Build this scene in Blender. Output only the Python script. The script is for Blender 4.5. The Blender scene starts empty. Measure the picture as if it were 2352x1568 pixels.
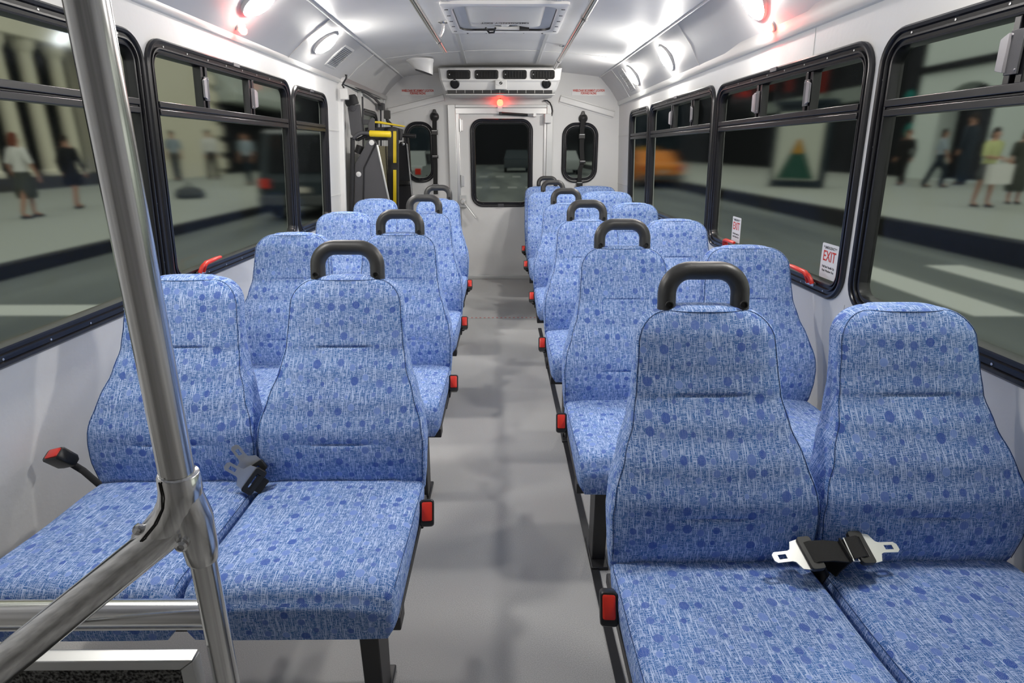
import bpy, bmesh, math, random
from mathutils import Vector, Matrix
R = math.radians
S = bpy.context.scene
COL = S.collection
random.seed(4)

# ------------------------------------------------------------------ camera, world, exposure
CX, H, FPX, PITCH, YAW = 0.061, 1.295, 1350.0, R(18.0), 0.0086
cam = bpy.data.objects.new('camera', bpy.data.cameras.new('camera'))
COL.objects.link(cam)
cam.location = (CX, 0, H)
cam.rotation_euler = (R(90) - PITCH, 0, -YAW)
cam.data.sensor_width = 36
cam.data.sensor_fit = 'HORIZONTAL'
cam.data.lens = FPX / 2352 * 36
cam.data.clip_start = 0.02
cam.data.clip_end = 300
S.camera = cam
S.view_settings.view_transform = 'Standard'
S.view_settings.look = 'None'
S.view_settings.exposure = 0.0
S.view_settings.gamma = 1.0
S.view_settings.use_curve_mapping = False
w = bpy.data.worlds.new('night_sky')
S.world = w
w.use_nodes = True
w.node_tree.nodes['Background'].inputs[0].default_value = (0.60, 0.62, 0.57, 1)
w.node_tree.nodes['Background'].inputs[1].default_value = 1.40
LAMP, RED_LAMP = 176.0, 70.0
S.cycles.use_denoising = True
S.cycles.use_light_tree = False
w.cycles.sampling_method = "NONE"
S.cycles.max_bounces = 9
S.cycles.diffuse_bounces = 3
S.cycles.glossy_bounces = 3
S.cycles.use_adaptive_sampling = True
S.cycles.adaptive_threshold = 0.06
S.cycles.sample_clamp_indirect = 6

# ------------------------------------------------------------------ materials
def mat(name, col, rough=0.5, metal=0.0, spec=0.5, emit=None, estr=0.0, coat=0.0):
    m = bpy.data.materials.new(name)
    m.use_nodes = True
    b = m.node_tree.nodes['Principled BSDF']
    b.inputs['Base Color'].default_value = (*col, 1)
    b.inputs['Roughness'].default_value = rough
    b.inputs['Metallic'].default_value = metal
    b.inputs['Specular IOR Level'].default_value = spec
    b.inputs['Coat Weight'].default_value = coat
    if emit:
        b.inputs['Emission Color'].default_value = (*emit, 1)
        b.inputs['Emission Strength'].default_value = estr
    return m

class NT:
    """small helper around one node tree"""
    def __init__(s, m): s.m = m; s.t = m.node_tree; s.b = s.t.nodes['Principled BSDF']
    def n(s, typ, **kw):
        x = s.t.nodes.new(typ)
        for k, v in kw.items():
            if k.startswith('i_'):
                x.inputs[int(k[2:]) if k[2:].isdigit() else k[2:].replace('_', ' ')].default_value = v
            else: setattr(x, k, v)
        return x
    def l(s, a, b): s.t.links.new(a, b)
    def math(s, op, a, b=None, c=None):
        x = s.n('ShaderNodeMath', operation=op)
        for k, v in enumerate((a, b, c)):
            if v is None: continue
            if isinstance(v, (int, float)): x.inputs[k].default_value = v
            else: s.l(v, x.inputs[k])
        return x.outputs[0]
    def mix(s, f, a, b):
        x = s.n('ShaderNodeMix', data_type='RGBA')
        for k, v in ((0, f), (6, a), (7, b)):
            if isinstance(v, (int, float)): x.inputs[k].default_value = v
            elif isinstance(v, tuple): x.inputs[k].default_value = (*v, 1)
            else: s.l(v, x.inputs[k])
        return x.outputs[2]
    def mapping(s, vec, scale, rot=(0, 0, 0)):
        x = s.n('ShaderNodeMapping')
        s.l(vec, x.inputs[0]); x.inputs['Scale'].default_value = scale; x.inputs['Rotation'].default_value = rot
        return x.outputs[0]
    def noise(s, vec, scale, detail=0.0, dim='3D', rough=0.5):
        x = s.n('ShaderNodeTexNoise', noise_dimensions=dim)
        if vec is not None: s.l(vec, x.inputs['Vector'])
        x.inputs['Scale'].default_value = scale; x.inputs['Detail'].default_value = detail; x.inputs['Roughness'].default_value = rough
        return x.outputs[0]
    def step(s, v, lo, hi):
        x = s.n('ShaderNodeMapRange'); x.clamp = True
        s.l(v, x.inputs[0]); x.inputs[1].default_value = lo; x.inputs[2].default_value = hi
        return x.outputs[0]
    def bump(s, h, strength, dist=0.001):
        x = s.n('ShaderNodeBump'); x.inputs['Strength'].default_value = strength; x.inputs['Distance'].default_value = dist
        s.l(h, x.inputs['Height']); s.l(x.outputs[0], s.b.inputs['Normal'])

def make_fabric():
    m = mat('blue_moquette', (0.2, 0.35, 0.7), 0.92, spec=0.15)
    k = NT(m)
    uv = k.n('ShaderNodeUVMap').outputs[0]
    vert = k.step(k.noise(k.mapping(uv, (980, 75, 1)), 1.0, 0, '2D'), 0.64, 0.71)
    hori = k.step(k.noise(k.mapping(uv, (75, 980, 1)), 1.0, 0, '2D'), 0.63, 0.70)
    dia1 = k.step(k.noise(k.mapping(uv, (430, 22, 1), (0, 0, R(24))), 1.0, 0, '2D'), 0.71, 0.77)
    dia2 = k.step(k.noise(k.mapping(uv, (430, 22, 1), (0, 0, R(-17))), 1.0, 0, '2D'), 0.73, 0.79)
    spk = k.step(k.noise(k.mapping(uv, (830, 830, 1)), 1.0, 0, '2D'), 0.53, 0.64)
    t = k.math('MAXIMUM', k.math('MAXIMUM', vert, hori), k.math('MAXIMUM', dia1, dia2))
    t = k.math('MAXIMUM', t, k.math('MULTIPLY', spk, 0.62))
    base = k.mix(k.noise(k.mapping(uv, (9, 9, 1)), 1.0, 1, '2D'), (0.005, 0.085, 0.345), (0.015, 0.145, 0.495))
    cloth = k.mix(t, base, (0.54, 0.66, 0.93))
    vo = k.n('ShaderNodeTexVoronoi', voronoi_dimensions='2D', feature='F1')
    k.l(k.mapping(uv, (29, 26, 1)), vo.inputs['Vector']); vo.inputs['Scale'].default_value = 1.0; vo.inputs['Randomness'].default_value = 0.62
    sep = k.n('ShaderNodeSeparateColor'); k.l(vo.outputs['Color'], sep.inputs[0])
    rad = k.math('MULTIPLY_ADD', sep.outputs[0], 0.19, 0.12)
    rad = k.math('MULTIPLY', rad, k.math('GREATER_THAN', sep.outputs[1], 0.07))
    d = vo.outputs['Distance']
    inside = k.math('LESS_THAN', d, rad)
    edge = k.math('MULTIPLY', inside, k.math('GREATER_THAN', d, k.math('SUBTRACT', rad, 0.022)))
    ring = k.step(k.math('SINE', k.math('MULTIPLY', d, 96.0)), 0.45, 0.95)
    dotc = k.mix(k.math('POWER', sep.outputs[2], 1.7), (0.008, 0.070, 0.420), (0.20, 0.33, 0.76))
    dotc = k.mix(k.math('MULTIPLY', ring, 0.42), dotc, (0.50, 0.62, 0.90))
    dotc = k.mix(k.math('MULTIPLY', edge, k.math('MULTIPLY', sep.outputs[2], 0.55)), dotc, (0.62, 0.72, 0.92))
    dotc = k.mix(k.math('MULTIPLY', t, 0.07), dotc, (0.60, 0.71, 0.90))
    colr = k.mix(k.math('MULTIPLY', inside, 0.93), cloth, dotc)
    k.l(colr, k.b.inputs['Base Color'])
    return m

def make_floor():
    m = mat('grey_vinyl', (0.3, 0.3, 0.3), 0.5, spec=0.35)
    k = NT(m)
    co = k.n('ShaderNodeTexCoord').outputs['Object']
    sp = k.noise(co, 420, 1)
    c = k.mix(k.step(sp, 0.35, 0.65), (0.36, 0.36, 0.36), (0.56, 0.56, 0.552))
    c = k.mix(k.step(k.noise(co, 3, 3), 0.35, 0.7), c, (0.47, 0.47, 0.466))
    k.l(c, k.b.inputs['Base Color'])
    k.bump(sp, 0.12, 0.0008)
    return m

def make_wall(name, col, rough, strength, scale=55, spec=0.4, streak=0.0):
    m = mat(name, col, rough, spec=spec)
    k = NT(m)
    co = k.n('ShaderNodeTexCoord').outputs['Object']
    n1 = k.noise(co, scale, 3)
    blot = k.step(k.noise(co, 2.2, 4), 0.3, 0.75)
    c = k.mix(blot, tuple(x * (0.93 - streak) for x in col), col)
    k.l(c, k.b.inputs['Base Color'])
    k.bump(n1, strength, 0.002)
    return m

def make_brushed(name='brushed_steel', tilt=0.0):
    """brush marks and painted reflection streaks run along local z, turned by tilt about y"""
    m = mat(name, (0.62, 0.62, 0.61), 0.27, 1.0)
    k = NT(m)
    co = k.n('ShaderNodeTexCoord').outputs['Object']
    mp_ = k.n('ShaderNodeMapping', vector_type='TEXTURE'); k.l(co, mp_.inputs[0])
    mp_.inputs['Rotation'].default_value = (0, tilt, 0); mp_.inputs['Scale'].default_value = (1 / 230, 1 / 230, .5)
    n1 = k.noise(mp_.outputs[0], 1.0, 2)
    r = k.n('ShaderNodeMapRange'); k.l(n1, r.inputs[0]); r.inputs[3].default_value = 0.12; r.inputs[4].default_value = 0.24
    k.l(k.mix(k.step(n1, .3, .7), (.62, .62, .61), (.95, .95, .94)), k.b.inputs['Base Color'])  # light and dark streaks in the colour also stand in for reflections
    k.l(r.outputs[0], k.b.inputs['Roughness'])
    return m

def make_glass():
    m = bpy.data.materials.new('tinted_glass')
    m.use_nodes = True
    t = m.node_tree; t.nodes.clear()
    o = t.nodes.new('ShaderNodeOutputMaterial')
    rf = t.nodes.new('ShaderNodeBsdfRefraction'); rf.inputs['Color'].default_value = (0.94, 0.95, 0.93, 1)
    rf.inputs['Roughness'].default_value = 0.09; rf.inputs['IOR'].default_value = 1.12
    gl = t.nodes.new('ShaderNodeBsdfGlossy'); gl.inputs['Roughness'].default_value = 0.08
    gl.inputs['Color'].default_value = (0.7, 0.8, 0.9, 1)
    mx = t.nodes.new('ShaderNodeMixShader'); mx.inputs[0].default_value = 0.012
    t.links.new(rf.outputs[0], mx.inputs[1]); t.links.new(gl.outputs[0], mx.inputs[2]); t.links.new(mx.outputs[0], o.inputs[0])
    return m

def make_mesh_grille():
    m = mat('expanded_metal', (0.05, 0.05, 0.05), 0.6)
    k = NT(m)
    co = k.n('ShaderNodeTexCoord').outputs['Object']
    a = k.math('ABSOLUTE', k.math('SINE', k.math('ADD', k.math('MULTIPLY', k.n('ShaderNodeSeparateXYZ').outputs[1], 0), 0)))
    sx = k.n('ShaderNodeSeparateXYZ'); k.l(co, sx.inputs[0])
    p = k.math('SINE', k.math('MULTIPLY', k.math('ADD', sx.outputs[1], sx.outputs[2]), 130))
    q = k.math('SINE', k.math('MULTIPLY', k.math('SUBTRACT', sx.outputs[1], sx.outputs[2]), 130))
    line = k.math('GREATER_THAN', k.math('MAXIMUM', k.math('ABSOLUTE', p), k.math('ABSOLUTE', q)), 0.93)
    k.l(k.mix(line, (0.03, 0.03, 0.028), (0.38, 0.34, 0.2)), k.b.inputs['Base Color'])
    return m

def make_carpet():
    m = mat('charcoal_carpet', (0.04, 0.04, 0.04), 0.95, spec=0.1)
    k = NT(m)
    co = k.n('ShaderNodeTexCoord').outputs['Object']
    n1 = k.noise(co, 260, 3)
    k.l(k.mix(k.step(n1, 0.4, 0.68), (0.03, 0.03, 0.03), (0.30, 0.30, 0.29)), k.b.inputs['Base Color'])
    k.bump(n1, 0.9, 0.004)
    return m

FAB, FLOOR, STEEL, GLASS, MESHG, CARPET = make_fabric(), make_floor(), make_brushed(), make_glass(), make_mesh_grille(), make_carpet()
WALL = make_wall('white_textured_panel', (0.80, 0.80, 0.79), 0.55, 0.22)
CEIL = make_wall('pale_grey_ceiling_vinyl', (0.84, 0.84, 0.835), 0.45, 0.08, 120, 0.5, 0.05)
COVE = make_wall('grey_cove_panel', (0.66, 0.66, 0.66), 0.45, 0.06, 160, 0.5, 0.05)
REARW = make_wall('white_rear_panel', (0.82, 0.82, 0.81), 0.5, 0.06, 120)
PLASTIC = mat('white_plastic', (0.80, 0.80, 0.79), 0.35)
OFFW = mat('off_white_plastic', (0.70, 0.70, 0.68), 0.4)
LATCH = mat('smoky_latch_tab', (.30, .29, .31), .25)
ALU = mat('aluminium', (0.72, 0.72, 0.71), 0.35, 0.9)
ALUP = mat('painted_aluminium', (0.68, 0.69, 0.68), 0.35, 0.35)
CHROME = mat('chrome', (0.75, 0.75, 0.75), 0.15, 1.0)
BLK = mat('satin_black_frame', (0.012, 0.012, 0.015), 0.28, spec=0.6)
BLKP = mat('black_plastic', (0.018, 0.018, 0.018), 0.4)
BLKM = mat('black_painted_steel', (0.02, 0.02, 0.022), 0.45)
RUBBER = mat('black_rubber', (0.012, 0.012, 0.012), 0.6)
HANDLE = mat('textured_black_handle', (0.042, 0.042, 0.042), 0.40)
k_ = NT(HANDLE); k_.bump(k_.noise(k_.n('ShaderNodeTexCoord').outputs['Object'], 900, 1), 0.35, 0.0006)
WEB = mat('black_webbing', (0.014, 0.014, 0.014), 0.8)
k_ = NT(WEB); k_.bump(k_.noise(k_.n('ShaderNodeTexCoord').outputs['Object'], 700, 1), 0.7, 0.001)
PIPING = mat('dark_blue_piping', (0.02, 0.06, 0.18), 0.8)
REDP = mat('red_plastic', (0.72, 0.035, 0.02), 0.35)
YEL = mat('safety_yellow', (0.90, 0.66, 0.02), 0.45)
GRAPH = mat('graphite_powder_coat', (0.075, 0.075, 0.082), 0.55)
k_ = NT(GRAPH); k_.bump(k_.noise(k_.n('ShaderNodeTexCoord').outputs['Object'], 500, 1), 0.4, 0.001)
GREYF = mat('grey_seat_shell', (0.33, 0.35, 0.38), 0.8)
INKR = mat('red_ink', (0.62, 0.045, 0.025), 0.5)
INKB = mat('black_ink', (0.03, 0.03, 0.03), 0.5)
GREENG = mat('dark_green_glass', (0.05, 0.075, 0.045), 0.15)
LENS = mat('lit_lamp_lens', (0.9, 0.9, 0.9), 0.4, emit=(1.0, 0.96, 0.90), estr=LAMP)
REDL = mat('lit_red_lens', (0.8, 0.02, 0.01), 0.3, emit=(1.0, 0.06, 0.03), estr=RED_LAMP)
REDL2 = mat('lit_red_rear_lens', (0.8, 0.02, 0.01), 0.3, emit=(1.0, 0.05, 0.025), estr=15)
REDG = mat('red_lens', (0.7, 0.03, 0.02), 0.2, emit=(1.0, 0.05, 0.02), estr=0.5)

# ------------------------------------------------------------------ mesh builder
class MB:
    def __init__(s): s.v = []; s.f = []; s.m = []
    def add(s, vs, fs, mi=0):
        o = len(s.v)
        s.v += [tuple(x) for x in vs]
        s.f += [tuple(i + o for i in f) for f in fs]
        s.m += [mi] * len(fs)
    def box(s, c, d, mi=0, rot=None):
        hx, hy, hz = d[0] / 2, d[1] / 2, d[2] / 2
        vs = [Vector((x, y, z)) for x in (-hx, hx) for y in (-hy, hy) for z in (-hz, hz)]
        if rot is not None: vs = [rot @ q for q in vs]
        c = Vector(c)
        s.add([q + c for q in vs], [(0, 1, 3, 2), (4, 6, 7, 5), (0, 4, 5, 1), (2, 3, 7, 6), (0, 2, 6, 4), (1, 5, 7, 3)], mi)
    def b2(s, a, b, mi=0):
        s.box([(a[i] + b[i]) / 2 for i in range(3)], [abs(b[i] - a[i]) for i in range(3)], mi)
    def loft(s, loops, mi=0, cap0=True, cap1=True, closed=False):
        n = len(loops[0]); vs = [q for lp in loops for q in lp]; fs = []
        for i in range(len(loops) - (0 if closed else 1)):
            a, b = i * n, ((i + 1) % len(loops)) * n
            for k in range(n): fs.append((a + k, a + (k + 1) % n, b + (k + 1) % n, b + k))
        if not closed:
            if cap0: fs.append(tuple(range(n - 1, -1, -1)))
            if cap1: fs.append(tuple((len(loops) - 1) * n + k for k in range(n)))
        s.add(vs, fs, mi)
    def tube(s, path, r, seg=12, mi=0, cap=True, closed=False, flat=None):
        P = [Vector(p) for p in path]; n = len(P); loops = []
        rs = r if isinstance(r, (list, tuple)) else [r] * n
        up = None
        for i in range(n):
            if closed: t = (P[(i + 1) % n] - P[i - 1])
            else: t = P[min(i + 1, n - 1)] - P[max(i - 1, 0)]
            t.normalize()
            if up is None:
                up = Vector((0, 0, 1)) if abs(t.z) < 0.9 else Vector((0, 1, 0))
            a = t.cross(up)
            if a.length < 1e-5: a = t.orthogonal()
            a.normalize(); b = a.cross(t); b.normalize(); up = b
            fx, fy = flat if flat else (1, 1)
            loops.append([P[i] + (a * math.cos(q) * fx + b * math.sin(q) * fy) * rs[i] for q in [2 * math.pi * k / seg for k in range(seg)]])
        s.loft(loops, mi, cap, cap, closed)
    def cyl(s, a, b, r, seg=16, mi=0, r2=None):
        s.tube([a, b], [r, r if r2 is None else r2], seg, mi)
    def ribbon(s, path, side, width, th, mi=0):
        """flat strap along path; side = direction across"""
        P = [Vector(p) for p in path]; sd = Vector(side).normalized(); loops = []
        for i in range(len(P)):
            t = (P[min(i + 1, len(P) - 1)] - P[max(i - 1, 0)]).normalized(); nn = t.cross(sd).normalized()
            a = sd * width / 2; b = nn * th / 2
            loops.append([P[i] + a + b, P[i] - a + b, P[i] - a - b, P[i] + a - b])
        s.loft(loops, mi)
    def prism(s, poly, f0, f1, mi=0):
        """poly of 2d points; f0, f1 map (u,v) to the two faces"""
        s.loft([[f0(u, v) for u, v in poly], [f1(u, v) for u, v in poly]], mi)
    def lathe(s, prof, origin, axis, seg=24, mi=0, cap0=True, cap1=True):
        ax = Vector(axis).normalized(); a = ax.orthogonal().normalized(); b = ax.cross(a); o = Vector(origin)
        s.loft([[o + ax * h + (a * math.cos(q) + b * math.sin(q)) * r for q in [2 * math.pi * k / seg for k in range(seg)]] for r, h in prof], mi, cap0, cap1)
    def build(s, name, mats, parent=None, bevel=0, sharp=38, flat=False, uv=False, fixn=True):
        me = bpy.data.meshes.new(name); me.from_pydata(s.v, [], s.f)
        for m in (mats if isinstance(mats, (list, tuple)) else [mats]): me.materials.append(m)
        me.polygons.foreach_set('material_index', s.m)
        if fixn:
            bm = bmesh.new(); bm.from_mesh(me); bmesh.ops.recalc_face_normals(bm, faces=bm.faces); bm.to_mesh(me); bm.free()
        if not flat:
            me.polygons.foreach_set('use_smooth', [True] * len(me.polygons)); me.set_sharp_from_angle(angle=R(sharp))
        if uv: box_uv(me)
        o = bpy.data.objects.new(name, me); COL.objects.link(o)
        if parent: o.parent = parent
        if bevel:
            b = o.modifiers.new('bevel', 'BEVEL'); b.width = bevel; b.segments = 2; b.limit_method = 'ANGLE'; b.angle_limit = R(40)
        return o

def box_uv(me):
    ul = me.uv_layers.new(name='UVMap')
    for p in me.polygons:
        n = p.normal
        ax = max(range(3), key=lambda i: abs(n[i]) * (1.0 if i != 0 else 0.85))
        for li in p.loop_indices:
            c = me.vertices[me.loops[li].vertex_index].co
            ul.data[li].uv = (c.y + 3.3, c.z * 1.05 + 1.7) if ax == 0 else ((c.x, c.z * 1.1) if ax == 1 else (c.x + 0.31, c.y + 5.1))

def empty(name, label=None, cat=None, group=None, loc=(0, 0, 0)):
    o = bpy.data.objects.new(name, None); COL.objects.link(o); o.location = loc; o.empty_display_size = 0.1
    if label: tag(o, label, cat, group)
    return o
def tag(o, label, cat, group=None):
    o['label'] = label; o['category'] = cat
    if group: o['group'] = group
    return o
def struct(o):
    o['kind'] = 'structure'; return o
def copy_tree(o, parent=None):
    c = o.copy(); COL.objects.link(c)
    if parent: c.parent = parent
    for ch in o.children: copy_tree(ch, c)
    return c

def rrect(u0, u1, v0, v1, r, n=8):
    pts = []
    for cx, cy, a0 in ((u1 - r, v1 - r, 0), (u0 + r, v1 - r, 90), (u0 + r, v0 + r, 180), (u1 - r, v0 + r, 270)):
        for i in range(n + 1):
            a = R(a0 + 90 * i / n); pts.append((cx + r * math.cos(a), cy + r * math.sin(a)))
    return pts

_cp, _sp = math.cos(PITCH), math.sin(PITCH)
def ray(x, y):
    u, v = (x - 1176) / FPX, (784 - y) / FPX
    d = (u, _cp + v * _sp, -_sp + v * _cp); c, s = math.cos(YAW), math.sin(YAW)
    return (c * d[0] + s * d[1], -s * d[0] + c * d[1], d[2])
def at(x, y, Y):
    """the point of the place at depth Y that the photograph shows at pixel x, y"""
    d = ray(x, y); t = Y / d[1]
    return Vector((CX + d[0] * t, Y, H + d[2] * t))

def text(name, body, size, origin, right, up, m, parent, cx='CENTER', sx=1.0, off=0.0):
    c = bpy.data.curves.new(name, 'FONT'); c.body = body; c.size = size; c.align_x = cx; c.align_y = 'CENTER'; c.offset = off
    c.extrude = 0.0002
    c.materials.append(m)
    o = bpy.data.objects.new(name, c); COL.objects.link(o)
    rt, up = Vector(right).normalized(), Vector(up).normalized(); nn = rt.cross(up)
    M = Matrix((rt * sx, up, nn)).transposed().to_4x4(); M.translation = Vector(origin)
    o.matrix_world = M
    me = bpy.data.meshes.new_from_object(o)          # plain lettering mesh
    bpy.data.objects.remove(o)
    o = bpy.data.objects.new(name, me); COL.objects.link(o); o.matrix_world = M
    if parent: o.parent = parent
    return o

# ------------------------------------------------------------------ the bus body
YF, YR = -1.35, 6.18
WX = {-1: lambda z: -1.18 + 0.06 * (z - H), 1: lambda z: 1.18 - 0.035 * (z - H)}
def wp(sd, y, z, d=0.0):                     # point on a side wall, d metres into the cabin
    return Vector((WX[sd](z) - sd * d, y, z))
ZT = {-1: 1.765, 1: 1.722}                   # where the wall meets the cove
def cove_top(sd, y): return (-0.865 - 0.0205 * (y - 3)) if sd < 0 else (1.008 - 0.0137 * (y - 3))
def ceil_z(x, y):
    a, b = cove_top(-1, y), cove_top(1, y); q = (x - (a + b) / 2) / ((b - a) / 2)
    return 1.97 + 0.065 * (1 - q * q)

def sheet(outer, holes, f, g):
    """flat panel with rounded openings: front face f(u,v), back face g(u,v), reveals between"""
    bm = bmesh.new(); loops = []
    for lp in [outer] + holes:
        vs = [bm.verts.new((u, v, 0)) for u, v in lp]
        loops.append(vs)
        for i in range(len(vs)): bm.edges.new((vs[i], vs[(i + 1) % len(vs)]))
    bmesh.ops.triangle_fill(bm, use_beauty=True, use_dissolve=False, edges=bm.edges[:])
    bm.verts.index_update()
    uv = [(v.co.x, v.co.y) for v in bm.verts]; n = len(uv)
    fs = [tuple(v.index for v in fc.verts) for fc in bm.faces]
    mb = MB()
    allf = fs + [tuple(i + n for i in reversed(q)) for q in fs]
    for lp in loops:
        ix = [v.index for v in lp]
        for i in range(len(ix)):
            a, b = ix[i], ix[(i + 1) % len(ix)]; allf.append((a, b, b + n, a + n))
    mb.add([f(*q) for q in uv] + [g(*q) for q in uv], allf)
    bm.free()
    return mb

# floor
mb = MB(); mb.b2((-1.27, YF, -0.05), (1.25, YR, 0))
struct(mb.build('floor', FLOOR))

# windows: side, y0, y1, z0, z1
WIN = {1: (-1, 0.79, 2.172, 0.775, 1.665), 2: (-1, 2.19, 3.575, 0.785, 1.665), 3: (-1, 3.61, 4.285, 0.795, 1.655),
       4: (1, 0.50, 1.89, 0.80, 1.622), 5: (1, 1.928, 3.312, 0.795, 1.618), 6: (1, 3.345, 4.83, 0.80, 1.63), 7: (1, 4.868, 5.60, 0.80, 1.628)}
CR = 0.095
for sd, nm in ((-1, 'wall_left'), (1, 'wall_right')):
    holes = [rrect(a + 0.015, b - 0.015, c + 0.015, d - 0.015, CR - 0.015) for s_, a, b, c, d in WIN.values() if s_ == sd]
    if sd < 0: outer = [(YF, -0.05), (4.60, -0.05), (4.60, ZT[sd]), (YF, ZT[sd])]
    else: outer = [(YF, -0.05), (YR, -0.05), (YR, ZT[sd]), (YF, ZT[sd])]
    o = sheet(outer, holes, lambda u, v: wp(sd, u, v), lambda u, v: wp(sd, u, v, -0.045)).build(nm, WALL, sharp=20)
    struct(o)
# seams between wall panels
for k, (sd, y, z0, z1) in enumerate(((1, 2.33, 1.622, 1.722), (-1, 2.03, 0.02, 0.775), (1, 1.91, 0.02, 0.8), (1, 3.33, 0.02, 0.8))):
    mb = MB(); mb.prism([(y - .002, z0), (y + .002, z0), (y + .002, z1), (y - .002, z1)], lambda u, v: wp(sd, u, v, 0.0), lambda u, v: wp(sd, u, v, 0.0015))
    struct(mb.build('trim_%d' % (10 + k), OFFW))
for k, z in enumerate((1.43, 0.98)):
    mb = MB(); mb.prism([(5.61, z - .003), (YR, z - .003), (YR, z + .003), (5.61, z + .003)], lambda u, v: wp(1, u, v, 0.0), lambda u, v: wp(1, u, v, 0.003))
    struct(mb.build('trim_%d' % (14 + k), OFFW))
    mb = MB(); mb.prism([(4.29, z - .003), (4.60, z - .003), (4.60, z + .003), (4.29, z + .003)], lambda u, v: wp(-1, u, v, 0.0), lambda u, v: wp(-1, u, v, 0.003))
    struct(mb.build('trim_%d' % (16 + k), OFFW))

# ceiling and coves
ys = [YF, 0.5, 2.0, 3.0, 4.0, 5.0, YR]
mb = MB(); loops = []
for y in ys:
    a, b = cove_top(-1, y), cove_top(1, y)
    xs = [a + (b - a) * i / 24 for i in range(25)]
    loops.append([Vector((x, y, ceil_z(x, y))) for x in xs] + [Vector((x, y, ceil_z(x, y) + 0.04)) for x in reversed(xs)])
mb.loft(loops)
CEILING = struct(mb.build('ceiling', CEIL))
for sd in (-1, 1):
    mb = MB(); loops = []
    for y in ys:
        p, q = wp(sd, y, ZT[sd]), Vector((cove_top(sd, y), y, 1.97))
        n = Vector((sd, 0, 1)) * 0.03
        m1 = (p + q) / 2 + Vector((sd, 0, 1)) * 0.008
        loops.append([p, m1, q, q + n, m1 + n, p + n])
    mb.loft(loops); mb.build('cove_panel', COVE, CEILING)
    # edge bead along the top of the cove, panel joints
    mb = MB()
    mb.tube([(cove_top(sd, y), y, 1.966) for y in ys], 0.007, 8)
    mb.build('cove_bead', PLASTIC, CEILING)
    for y in ((3.55, 4.75) if sd < 0 else (3.62, 5.60)):
        p, q = wp(sd, y, ZT[sd]), Vector((cove_top(sd, y), y, 1.97)); inw = Vector((-sd, 0, -1)).normalized() * 0.0015
        m1 = (p + q) / 2 + Vector((sd, 0, 1)) * 0.008 + inw
        mb = MB(); mb.ribbon([p + inw, m1, q + inw], (0, 1, 0), 0.012 if (sd < 0 and y > 4) else 0.006, 0.004); mb.build('panel_joint', OFFW if y > 4 else ALUP, CEILING)
    # rounded aluminium trim between wall and cove
    mb = MB()
    prof = [(0, -0.006), (0.012, -0.004), (0.02, 0.012), (0.018, 0.035), (0.030, 0.062), (0.014, 0.078), (-0.02, 0.085), (-0.04, 0.06), (-0.04, 0)]
    y1 = 4.62 if sd < 0 else YR - 0.002
    mb.loft([[Vector((WX[sd](ZT[sd]) - sd * a, y, ZT[sd] + b - 0.004)) for a, b in prof] for y in (YF, y1)])
    struct(mb.build('trim_%d' % (1 if sd < 0 else 2), ALUP, sharp=50))
for x0, x1 in ((-0.262, -0.30), (0.333, 0.330)):
    mb = MB(); mb.ribbon([(x0, 4.25, ceil_z(x0, 4.25) - 0.002), (x1, 5.70, ceil_z(x1, 5.7) - 0.002)], (1, 0, 0), 0.022, 0.006); mb.build('batten', ALUP, CEILING)
    mb = MB(); mb.ribbon([(x0 + .02, YF, ceil_z(x0, 0) - 0.002), (x0, 3.42, ceil_z(x0, 3.4) - 0.002)], (1, 0, 0), 0.022, 0.006); mb.build('batten', ALUP, CEILING)
mb = MB(); a, b = cove_top(-1, 5.03), cove_top(1, 5.03)
mb.ribbon([(a + (b - a) * i / 20, 5.03, ceil_z(a + (b - a) * i / 20, 5.03) - 0.001) for i in range(21)], (0, 1, 0), 0.007, 0.003); mb.build('ceiling_joint', OFFW, CEILING)

# rear wall
sec = [(WX[-1](-.05), -0.05), (WX[1](-.05), -0.05), (WX[1](ZT[1]) + .01, ZT[1]), ((WX[1](ZT[1]) + cove_top(1, YR)) / 2 + .018, (ZT[1] + 1.97) / 2 + .018), (cove_top(1, YR), 1.985)]
a, b = cove_top(-1, YR), cove_top(1, YR)
sec += [(b + (a - b) * i / 16, ceil_z(b + (a - b) * i / 16, YR)) for i in range(1, 16)] + [(a, 1.985), ((WX[-1](ZT[-1]) + a) / 2 - .018, (ZT[-1] + 1.97) / 2 + .018), (WX[-1](ZT[-1]) - .01, ZT[-1])]
OV = ((-0.955, -0.655, 0.985, 1.565), (0.612, 0.972, 0.985, 1.557))
hol = [rrect(u0 + .015, u1 - .015, v0 + .015, v1 - .015, 0.115) for u0, u1, v0, v1 in OV] + [[(-0.44, 0.03), (0.455, 0.03), (0.455, 1.69), (-0.44, 1.69)]]
struct(sheet(sec, hol, lambda u, v: Vector((u, YR, v)), lambda u, v: Vector((u, YR + .05, v))).build('wall_back', REARW, sharp=20))
# front of the cabin, behind the viewpoint
mb = MB(); mb.prism(sec, lambda u, v: Vector((u, YF, v)), lambda u, v: Vector((u, YF - .05, v)))
struct(mb.build('wall_front', mat('dark_bulkhead', (.28, .28, .28), .6)))

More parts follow.
